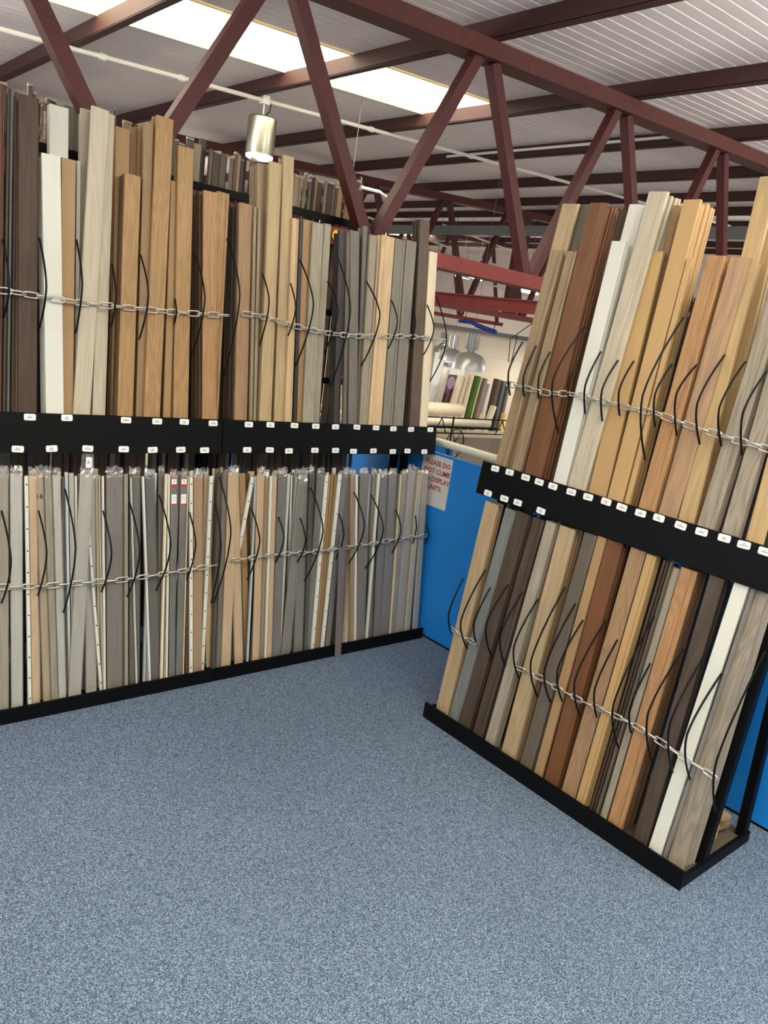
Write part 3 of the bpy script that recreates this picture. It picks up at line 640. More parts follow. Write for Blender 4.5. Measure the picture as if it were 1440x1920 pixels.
 ('LL', 42, 0, 'peach', 1.8435, 1.8175, 0.8943, 0.0354, 0),
 ('LL', 42, 1, 'peach', 1.8439, 1.8195, 0.8851, 0.034, 5),
 ('LL', 43, 0, 'tanbrown', 1.8855, 1.8595, 0.8794, 0.0257, 1),
 ('LL', 44, 0, 'white', 1.8944, 1.8704, 0.8832, 0.0096, 0),
 ('LL', 45, 0, 'peach', 1.9159, 1.8891, 0.8829, 0.0235, 0),
 ('LL', 45, 1, 'peach', 1.9141, 1.8916, 0.8822, 0.0227, 1),
 ('LL', 46, 0, 'greydark', 1.9533, 1.9292, 0.8906, 0.0444, 0),
 ('LL', 46, 1, 'greydark', 1.9538, 1.9309, 0.8885, 0.0426, 2),
 ('LL', 47, 0, 'white', 2.0357, 2.0008, 0.8767, 0.0085, 2),
 ('LL', 48, 0, 'greymid', 2.0892, 2.0286, 0.8762, 0.0384, 2),
 ('LL', 49, 0, 'greymid', 2.0024, 2.0398, 0.8556, 0.0489, 0),
 ('LL', 50, 0, 'greymid', 2.088, 2.0564, 0.887, 0.0521, 1),
 ('LL', 50, 1, 'greymid', 2.0873, 2.0545, 0.8831, 0.0486, 3),
 ('LL', 51, 0, 'charcoal', 2.1206, 2.0868, 0.8977, 0.0243, 0),
 ('LL', 51, 1, 'charcoal', 2.1226, 2.0889, 0.8782, 0.0233, 2),
 ('LL', 52, 0, 'greydark', 2.1489, 2.1516, 0.8856, 0.038, 1),
 ('LL', 52, 1, 'greydark', 2.1486, 2.1495, 0.8781, 0.038, 3),
 ('LL', 53, 0, 'holes', 2.1581, 2.1773, 0.882, 0.0165, 0),
 ('LL', 54, 0, 'tan', 2.1756, 2.1943, 0.8839, 0.0092, 0),
 ('LL', 55, 0, 'tanbrown', 2.189, 2.2102, 0.8851, 0.013, 0),
 ('LL', 56, 0, 'tan', 2.2146, 2.2417, 0.8792, 0.0108, 1),
 ('LL', 57, 0, 'holes', 2.2163, 2.254, 0.8845, 0.0179, 0),
 ('LL', 58, 0, 'greydark', 2.2489, 2.2815, 0.8841, 0.0286, 0),
 ('LL', 58, 1, 'greydark', 2.2507, 2.2823, 0.8741, 0.0273, 1),
 ('LL', 59, 0, 'darktaupe', 2.3264, 2.3192, 0.8826, 0.0403, 1),
 ('LL', 59, 1, 'darktaupe', 2.3262, 2.3185, 0.8703, 0.0391, 2),
 ('LL', 60, 0, 'tan', 2.4005, 2.329, 0.8759, 0.0204, 0),
 ('LL', 61, 0, 'white', 2.4219, 2.3542, 0.883, 0.014, 0),
 ('LL', 62, 0, 'browngrey', 2.4572, 2.4006, 0.8862, 0.0518, 0),
 ('LL', 62, 1, 'browngrey', 2.4556, 2.3992, 0.8705, 0.0514, 1),
 ('LL', 63, 0, 'greydark', 2.528, 2.4815, 0.8772, 0.0348, 1),
 ('LL', 63, 1, 'greydark', 2.5272, 2.481, 0.8749, 0.0344, 3),
 ('LL', 64, 0, 'white', 2.4979, 2.4968, 0.8848, 0.0126, 0),
 ('LL', 65, 0, 'greydark', 2.5665, 2.5282, 0.8766, 0.0454, 0),
 ('LL', 65, 1, 'greydark', 2.5671, 2.5297, 0.8694, 0.0445, 2),
 ('LL', 66, 0, 'browngrey', 2.6173, 2.5865, 0.8812, 0.0513, 0),
 ('LL', 66, 1, 'browngrey', 2.6164, 2.5864, 0.8658, 0.0502, 1),
 ('LL', 67, 0, 'taupe', 2.6612, 2.6449, 0.8748, 0.0102, 1),
 ('LL', 68, 0, 'cream', 2.6561, 2.6438, 0.8788, 0.0058, 0),
 ('LL', 69, 0, 'taupe', 2.6773, 2.6684, 0.8785, 0.0315, 0),
 ('LL', 69, 1, 'taupe', 2.6753, 2.6687, 0.8735, 0.0308, 2),
 ('LL', 70, 0, 'beigegrey', 2.7189, 2.7153, 0.8978, 0.048, 0),
 ('LL', 70, 1, 'beigegrey', 2.7188, 2.7172, 0.8848, 0.0473, 1),
 ('LL', 71, 0, 'beige', 2.778, 2.7751, 0.8729, 0.0368, 0),
 ('LL', 71, 1, 'beige', 2.7774, 2.776, 0.8581, 0.0363, 1),
 ('LL', 72, 0, 'beigegrey', 2.8353, 2.8144, 0.8707, 0.0371, 0),
 ('RU', 0, 0, 'taupeoak', 2.0066, 1.9705, 1.9612, 0.0524, 0),
 ('RU', 0, 1, 'taupeoak', 2.0071, 1.972, 1.9453, 0.0522, 1),
 ('RU', 1, 0, 'beigeoak', 2.014, 1.9904, 2.1377, 0.076, 2),
 ('RU', 1, 1, 'beigeoak', 2.0151, 1.9909, 2.1243, 0.0729, 4),
 ('RU', 2, 0, 'taupeoak', 1.922, 1.9041, 1.959, 0.0452, 0),
 ('RU', 2, 1, 'taupeoak', 1.9229, 1.9066, 1.9584, 0.0435, 1),
 ('RU', 3, 0, 'darktaupe', 1.9581, 1.9365, 2.1344, 0.0635, 3),
 ('RU', 3, 1, 'darktaupe', 1.9562, 1.9345, 2.1256, 0.0619, 5),
 ('RU', 4, 0, 'mahogany', 1.8369, 1.8362, 2.1318, 0.0792, 0),
 ('RU', 4, 1, 'mahogany', 1.8387, 1.8371, 2.1138, 0.0743, 1),
 ('RU', 4, 2, 'mahogany', 1.8368, 1.8347, 2.1209, 0.0769, 2),
 ('RU', 4, 3, 'mahogany', 1.8349, 1.8345, 2.1262, 0.0788, 3),
 ('RU', 4, 4, 'mahogany', 1.8379, 1.8341, 2.1158, 0.0744, 4),
 ('RU', 4, 5, 'mahogany', 1.8374, 1.8339, 2.1317, 0.0785, 5),
 ('RU', 5, 0, 'darkbrown', 1.7737, 1.7642, 2.1187, 0.027, 3),
 ('RU', 5, 1, 'darkbrown', 1.7725, 1.7653, 2.1061, 0.0252, 4),
 ('RU', 6, 0, 'white', 1.7043, 1.7124, 1.9988, 0.0562, 0),
 ('RU', 6, 1, 'white', 1.7031, 1.7107, 1.9792, 0.0557, 1),
 ('RU', 6, 2, 'white', 1.7034, 1.7152, 1.9881, 0.0549, 2),
 ('RU', 7, 0, 'white', 1.7288, 1.7143, 2.1346, 0.0558, 3),
 ('RU', 7, 1, 'white', 1.7287, 1.7127, 2.1335, 0.0524, 4),
 ('RU', 8, 0, 'paleoak', 1.632, 1.6052, 2.1643, 0.0737, 0),
 ('RU', 8, 1, 'paleoak', 1.6336, 1.604, 2.1571, 0.0694, 2),
 ('RU', 8, 2, 'paleoak', 1.63, 1.6063, 2.1575, 0.0702, 4),
 ('RU', 8, 3, 'paleoak', 1.6333, 1.6051, 2.158, 0.0711, 5),
 ('RU', 8, 4, 'paleoak', 1.6329, 1.6026, 2.1448, 0.0687, 6),
 ('RU', 9, 0, 'goldspeckle', 1.5433, 1.5748, 1.9686, 0.0745, 1),
 ('RU', 9, 1, 'goldspeckle', 1.5445, 1.5769, 1.9679, 0.0742, 7),
 ('RU', 10, 0, 'goldtan', 1.4619, 1.4722, 2.1354, 0.0604, 0),
 ('RU', 10, 1, 'goldtan', 1.4602, 1.4712, 2.1231, 0.0601, 1),
 ('RU', 10, 2, 'goldtan', 1.4612, 1.4747, 2.1245, 0.0575, 2),
 ('RU', 10, 3, 'goldtan', 1.4611, 1.4703, 2.1338, 0.0568, 3),
 ('RU', 10, 4, 'goldtan', 1.4626, 1.4752, 2.1321, 0.0564, 4),
 ('RU', 10, 5, 'goldtan', 1.4638, 1.4724, 2.1272, 0.0572, 5),
 ('RU', 10, 6, 'goldtan', 1.4623, 1.4742, 2.1263, 0.058, 6),
 ('RU', 11, 0, 'tanbrown', 1.5147, 1.5494, 2.1284, 0.0357, 3),
 ('RU', 11, 1, 'tanbrown', 1.514, 1.5474, 2.1245, 0.0333, 4),
 ('RU', 12, 0, 'goldtan', 1.414, 1.4257, 1.9492, 0.018, 0),
 ('RU', 13, 0, 'orangeoak', 1.3381, 1.3361, 1.9605, 0.0625, 0),
 ('RU', 13, 1, 'orangeoak', 1.3363, 1.3386, 1.9598, 0.0603, 1),
 ('RU', 13, 2, 'orangeoak', 1.3395, 1.3339, 1.9458, 0.0623, 2),
 ('RU', 13, 3, 'orangeoak', 1.3386, 1.3379, 1.9583, 0.06, 3),
 ('RU', 14, 0, 'pinkoak', 1.2617, 1.2573, 1.9579, 0.0633, 0),
 ('RU', 14, 1, 'pinkoak', 1.2637, 1.2594, 1.9384, 0.0609, 2),
 ('RU', 14, 2, 'pinkoak', 1.2617, 1.2587, 1.9484, 0.0602, 3),
 ('RU', 14, 3, 'pinkoak', 1.2614, 1.2552, 1.9504, 0.0633, 4),
 ('RU', 14, 4, 'pinkoak', 1.2636, 1.2581, 1.948, 0.0604, 5),
 ('RU', 15, 0, 'tanoak', 1.1953, 1.2462, 2.2035, 0.0571, 1),
 ('RU', 15, 1, 'tanoak', 1.1944, 1.2488, 2.1905, 0.0554, 6),
 ('RU', 15, 2, 'tanoak', 1.1933, 1.2464, 2.1985, 0.0557, 7),
 ('RU', 16, 0, 'greywash', 1.1268, 1.1074, 2.0273, 0.0554, 0),
 ('RU', 16, 1, 'greywash', 1.1267, 1.1093, 2.0144, 0.0546, 1),
 ('RU', 16, 2, 'greywash', 1.1262, 1.1082, 2.0126, 0.0547, 2),
 ('RU', 17, 0, 'greywash', 1.0442, 1.052, 2.058, 0.0498, 0),
 ('RU', 17, 1, 'greywash', 1.0436, 1.054, 2.0406, 0.0487, 1),
 ('RU', 17, 2, 'greywash', 1.0461, 1.0547, 2.0477, 0.0481, 2),
 ('RU', 18, 0, 'tanoak', 0.9659, 1.0007, 2.0875, 0.046, 0),
 ('RU', 18, 1, 'tanoak', 0.9646, 1.0027, 2.0687, 0.0444, 1),
 ('RL', 0, 0, 'beigeoak', 2.0053, 1.9894, 0.9708, 0.0677, 0),
 ('RL', 0, 1, 'tan', 2.0058, 1.9909, 0.9549, 0.0674, 1),
 ('RL', 0, 2, 'tan', 2.0062, 1.992, 0.9702, 0.0652, 2),
 ('RL', 1, 0, 'greygreen', 1.9349, 1.8916, 0.9711, 0.0486, 0),
 ('RL', 1, 1, 'greygreen', 1.9367, 1.8925, 0.9531, 0.0456, 1),
 ('RL', 2, 0, 'walnutdark', 1.8739, 1.8271, 0.974, 0.0602, 0),
 ('RL', 2, 1, 'walnutdark', 1.8738, 1.8256, 0.9631, 0.0584, 1),
 ('RL', 3, 0, 'walnutdark', 1.7964, 1.7501, 0.9724, 0.0514, 0),
 ('RL', 3, 1, 'charcoal', 1.7944, 1.7484, 0.9668, 0.0511, 1),
 ('RL', 3, 2, 'charcoal', 1.7975, 1.7481, 0.9565, 0.0483, 2),
 ('RL', 4, 0, 'greybeige', 1.73, 1.6903, 0.9771, 0.045, 0),
 ('RL', 4, 1, 'taupe', 1.7304, 1.6881, 0.9771, 0.0446, 1),
 ('RL', 4, 2, 'taupe', 1.7288, 1.6886, 0.9574, 0.0446, 2),
 ('RL', 5, 0, 'beigeoak', 1.6304, 1.6157, 0.9784, 0.0676, 0),
 ('RL', 5, 1, 'tanbrown', 1.6296, 1.6185, 0.9676, 0.0661, 1),
 ('RL', 5, 2, 'tanbrown', 1.6293, 1.6184, 0.9646, 0.0674, 2),
 ('RL', 5, 3, 'tanbrown', 1.632, 1.6145, 0.9711, 0.0637, 3),
 ('RL', 6, 0, 'greybrown', 1.5414, 1.5149, 0.9842, 0.0537, 0),
 ('RL', 6, 1, 'greybrown', 1.54, 1.5123, 0.9782, 0.0522, 1),
 ('RL', 6, 2, 'greybrown', 1.5394, 1.516, 0.9775, 0.0511, 2),
 ('RL', 7, 0, 'tan', 1.481, 1.4669, 0.9869, 0.0357, 0),
 ('RL', 8, 0, 'mahogany', 1.4226, 1.4163, 0.9869, 0.0564, 0),
 ('RL', 8, 1, 'mahogany', 1.4239, 1.4161, 0.9806, 0.0544, 1),
 ('RL', 8, 2, 'mahogany', 1.4234, 1.4136, 0.9674, 0.0525, 2),
 ('RL', 8, 3, 'mahogany', 1.4236, 1.4183, 0.9865, 0.0556, 3),
 ('RL', 9, 0, 'brownoak', 1.3421, 1.323, 0.9873, 0.0558, 0),
 ('RL', 10, 0, 'goldspeckle', 1.2876, 1.2698, 0.9837, 0.0356, 0),
 ('RL', 10, 1, 'goldspeckle', 1.287, 1.2703, 0.9835, 0.0332, 1),
 ('RL', 10, 2, 'goldspeckle', 1.2863, 1.2725, 0.9798, 0.0349, 2),
 ('RL', 11, 0, 'darkbrown', 1.2415, 1.2209, 0.9829, 0.0087, 0),
 ('RL', 12, 0, 'darkbrown', 1.229, 1.2083, 0.9833, 0.0065, 0),
 ('RL', 13, 0, 'darktaupe', 1.2166, 1.1959, 0.9838, 0.0085, 0),
 ('RL', 14, 0, 'greybeige', 1.1969, 1.1822, 0.9666, 0.0251, 1),
 ('RL', 15, 0, 'orangeoak', 1.1417, 1.1324, 0.9797, 0.0558, 0),
 ('RL', 15, 1, 'brown', 1.1434, 1.135, 0.9728, 0.0532, 1),
 ('RL', 15, 2, 'brown', 1.1418, 1.134, 0.9775, 0.0548, 2),
 ('RL', 15, 3, 'brown', 1.1429, 1.1345, 0.9789, 0.0555, 3),
 ('RL', 15, 4, 'brown', 1.14, 1.1314, 0.9674, 0.0554, 4),
 ('RL', 16, 0, 'walnutdark', 1.0427, 1.0393, 0.9866, 0.0477, 0),
 ('RL', 16, 1, 'charcoal', 1.042, 1.0419, 0.9757, 0.0454, 1),
 ('RL', 16, 2, 'charcoal', 1.042, 1.0374, 0.985, 0.0448, 2),
 ('RL', 17, 0, 'white', 0.9868, 0.9618, 0.9894, 0.0452, 0),
 ('RL', 18, 0, 'greymid', 0.9524, 0.9249, 0.9888, 0.0115, 0),
 ('RL', 19, 0, 'greywash', 0.9181, 0.9144, 0.9873, 0.0553, 1),
 ('RL', 19, 1, 'greywash', 0.9188, 0.9174, 0.9841, 0.0516, 2),
 ('RL', 19, 2, 'greywash', 0.92, 0.9146, 0.9792, 0.0523, 3),
 ('RL', 19, 3, 'greywash', 0.9185, 0.9164, 0.9782, 0.0531, 4),
 ('RL', 19, 4, 'greywash', 0.9163, 0.9169, 0.9866, 0.0533, 5)]
def board_mesh(w, t, L, style, flip):
    h = w/2
    if style == 'step':
        p = [(-h, t), (-h, .0016), (-h+.0016, 0), (h*.30, 0), (h*.36, .0022), (h*.5, .0022), (h*.56, .005), (h*.72, .0052), (h*.8, .0082), (h-.001, .0090), (h, t-.002), (h-.003, t)]
    elif style in ('bull', 'round'):
        c = min(.0045, h*.6)
        p = [(-h+c*.6, t), (-h, t-.004), (-h, .0045), (-h+c*.4, .0014), (-h+c, 0), (h-c, 0), (h-c*.4, .0014), (h, .0045), (h, t-.004), (h-c*.6, t)]
    elif style == 'groove':
        p = [(-h, t), (-h, .0016), (-h+.0016, 0), (h*.38, 0), (h*.42, .003), (h*.5, .003), (h*.54, 0), (h-.003, 0), (h, .003), (h, t)]
    else:
        p = [(-h, t), (-h, .0012), (-h+.0012, 0), (h-.0012, 0), (h, .0012), (h, t)]
    if flip: p = [(-x, y) for x, y in p][::-1]
    n = len(p); b = MB()
    b.add([(x, y, 0) for x, y in p]+[(x, y, L) for x, y in p], [(i, (i+1) % n, n+(i+1) % n, n+i) for i in range(n)]+[tuple(range(n))[::-1], tuple(range(n, 2*n))])
    return b
def frame(A, B):
    U = (B-A).normalized(); Wd = (Vector((1, 0, 0))-U*U.x).normalized(); D = U.cross(Wd)
    m = Matrix.Identity(4)
    for i in range(3): m[i][0] = Wd[i]; m[i][1] = D[i]; m[i][2] = U[i]; m[i][3] = A[i]
    return m
PIT = .017; ZB = {'LU': 1.0015, 'LL': .0255, 'RU': 1.0095, 'RL': .0355}
def sleeve(parent, w, L, seed, tall=0.):
    rnd = random.Random(seed); b = MB(); h = w/2+.0006
    nx = 6; rows = [L*.02, L*.6, L-.010, L+.002, L+.014+rnd.uniform(0, .005), L+.030+tall]
    v = []; f = []
    for r, z in enumerate(rows):
        for i in range(nx):
            x = -h+2*h*i/(nx-1)
            jit = rnd.uniform(-1, 1)
            y = -.0012-(.0008*abs(jit) if r < 3 else 0)
            if r >= 3: y += rnd.uniform(-.004, .010)
            if r == 5: x *= rnd.uniform(.8, 1.0)
            v.append((x, y, z+(rnd.uniform(-.006, .006) if r > 3 else 0)))
    for lo_, hi_, mi in ((0, 2, 0), (2, len(rows)-1, 1)):
        f = [(r*nx+i, r*nx+i+1, (r+1)*nx+i+1, (r+1)*nx+i) for r in range(lo_, hi_) for i in range(nx-1)]
        if mi == 0: b.add(v, f, 0)
        else: b.f += f; b.m += [1]*len(f)
    # crumpled flap folded back over the end
    v = []
    for r in range(3):
        for i in range(nx):
            v.append((-h+2*h*i/(nx-1), .002+.004*r+rnd.uniform(-.002, .003), L+.002+rnd.uniform(0, .028)*(1 if r else .4)))
    b.add(v, [(r*nx+i, r*nx+i+1, (r+1)*nx+i+1, (r+1)*nx+i) for r in range(2) for i in range(nx-1)], 1)
    o = b.build('plastic_sleeve', [FILM, CRINKLE], parent); o['label'] = 'clear crinkled plastic sleeve'
    return o
counts = {}; seq = {}
fronts = [r for r in BOARDS if r[2] == 0]
for r in fronts: counts[(r[0], r[3])] = counts.get((r[0], r[3]), 0)+1
order_of = {}
for t in TIER:
    fs = [r for r in fronts if r[0] == t]; fs.sort(key=lambda r: r[4] if t[0] == 'L' else -r[4])
    cc = {}
    for j, r in enumerate(fs):
        cc[r[3]] = cc.get(r[3], 0)+1; order_of[(t, r[1])] = (cc[r[3]], fs[j-1][3] if j else None, fs[j+1][3] if j+1 < len(fs) else None)
drilled = {}
for rec in BOARDS:
    t, idx, k, mt, sb, st, zt, w, lay = rec
    b0, sl, R, tname = TIER[t]
    A = loc(t, sb, ZB[t], lay*PIT); B = loc(t, st, zt, lay*PIT)
    Lb = (B-A).length; rnd = random.Random(idx*31+k*7+ord(t[0])*3+ord(t[1]))
    thick = .0128 if t != 'LL' else .0115
    style = 'flat' if w < .026 else (rnd.choice(['step', 'step', 'groove', 'flat']) if t[0] == 'R' else rnd.choice(['flat', 'groove', 'bull', 'step']))
    if t == 'LL': style = 'bull' if w > .02 else 'flat'
    if mt in ('whitegloss', 'holes', 'tan', 'white') and t != 'RU': style = 'flat'
    if k > 0: style = 'round'
    flip = False if t[0] == 'R' else rnd.random() < .3
    nm = 'laminate_board' if t != 'LL' else 'threshold_profile'
    o = board_mesh(w, thick, Lb, style, flip).build(nm, M[mt], None, R @ frame(A, B))
    word = WOODS[mt][1]; noun = ('board' if w > .03 else 'strip') if t != 'LL' else ('profile' if w > .02 else 'strip')
    cat = 'board' if noun == 'board' else ('profile' if noun == 'profile' else 'strip')
    fm = next(r[3] for r in fronts if r[0] == t and r[1] == idx); n, le, ri = order_of[(t, idx)]
    def who(): return WOODS[fm][1]+' one'
    if k == 0:
        if counts[(t, mt)] > 1: lb = '%s %s %s from the left, %s' % (ORD[n], word, noun, tname)
        elif le: lb = '%s %s right of a %s one, %s' % (word, noun, WOODS[le][1], tname)
        else: lb = '%s %s at the left end, %s' % (word, noun, tname)
        tag(o, lb, cat, 'boards standing in the '+tname)
    else:
        pre = (ORD[n]+' ') if counts[(t, fm)] > 1 else ''
        nb = 'board' if t != 'LL' else 'profile'
        g = 'edges stacked behind the %s%s %s, %s' % (pre, WOODS[fm][1], nb, tname)
        tag(o, '%s %s %s' % (ORD[k], word, g.replace('edges', 'edge', 1)), nb, g)
    if t == 'LL' and k == 0 and lay <= 2 and w > .020: sleeve(o, w, Lb, idx, .05 if mt == 'greylight' and w > .045 and lay == 0 else 0.)
    if mt == 'holes' and k == 0:
        h = MB(); nh = 11
        for q in range(nh):
            z = .04+(Lb-.07)*q/(nh-1)
            h.add([(.0032*math.cos(a*PI/4), -.0004, z+.0032*math.sin(a*PI/4)) for a in range(8)], [tuple(range(8))])
        h.build('screw_hole', HOLE, o)['kind'] = 'stuff'
    if t == 'LL' and mt == 'greydark' and idx in (25, 26):
        z1 = Lb-.012; c = MB(); x = w*.40
        c.box(-x, x, -.0022, -.0014, z1-.020, z1, 0); c.box(-x, x, -.0022, -.0014, z1-.032, z1-.020, 1); c.box(-x, x, -.0022, -.0014, z1-.1, z1-.062, 0); c.box(-x, x, -.0022, -.0014, z1-.106, z1-.1, 1); c.box(-x, x, -.0022, -.0014, z1+.001, z1+.005, 1)
        for q in range(5): c.box(-x*.7, x*(.5 if q % 2 else .7), -.0024, -.0022, z1-.07-q*.005, z1-.0685-q*.005, 2)
        c.box(-x*.25, x*.25, -.0024, -.0022, z1-.012, z1-.006, 1)
        pc = c.build('product_card', [PAPER, CARDR, INK], o); pc['label'] = 'red and white product card'; pc['kind'] = 'stuff'
    if t == 'LL' and mt == 'peachgrey':
        text_mesh('16', .028, INKBLK, o, Matrix.Translation((-.004, -.0017, Lb-.09)) @ Matrix.Rotation(PI/2, 4, 'X'), 'handwritten_number')
    if t == 'LL' and mt == 'greylight' and w > .045 and lay == 0:
        link('sticker', lab_meshes[2], o, Matrix.Translation((0, -.012, Lb+.045)) @ Matrix.Rotation(PI/2, 4, 'Y'))
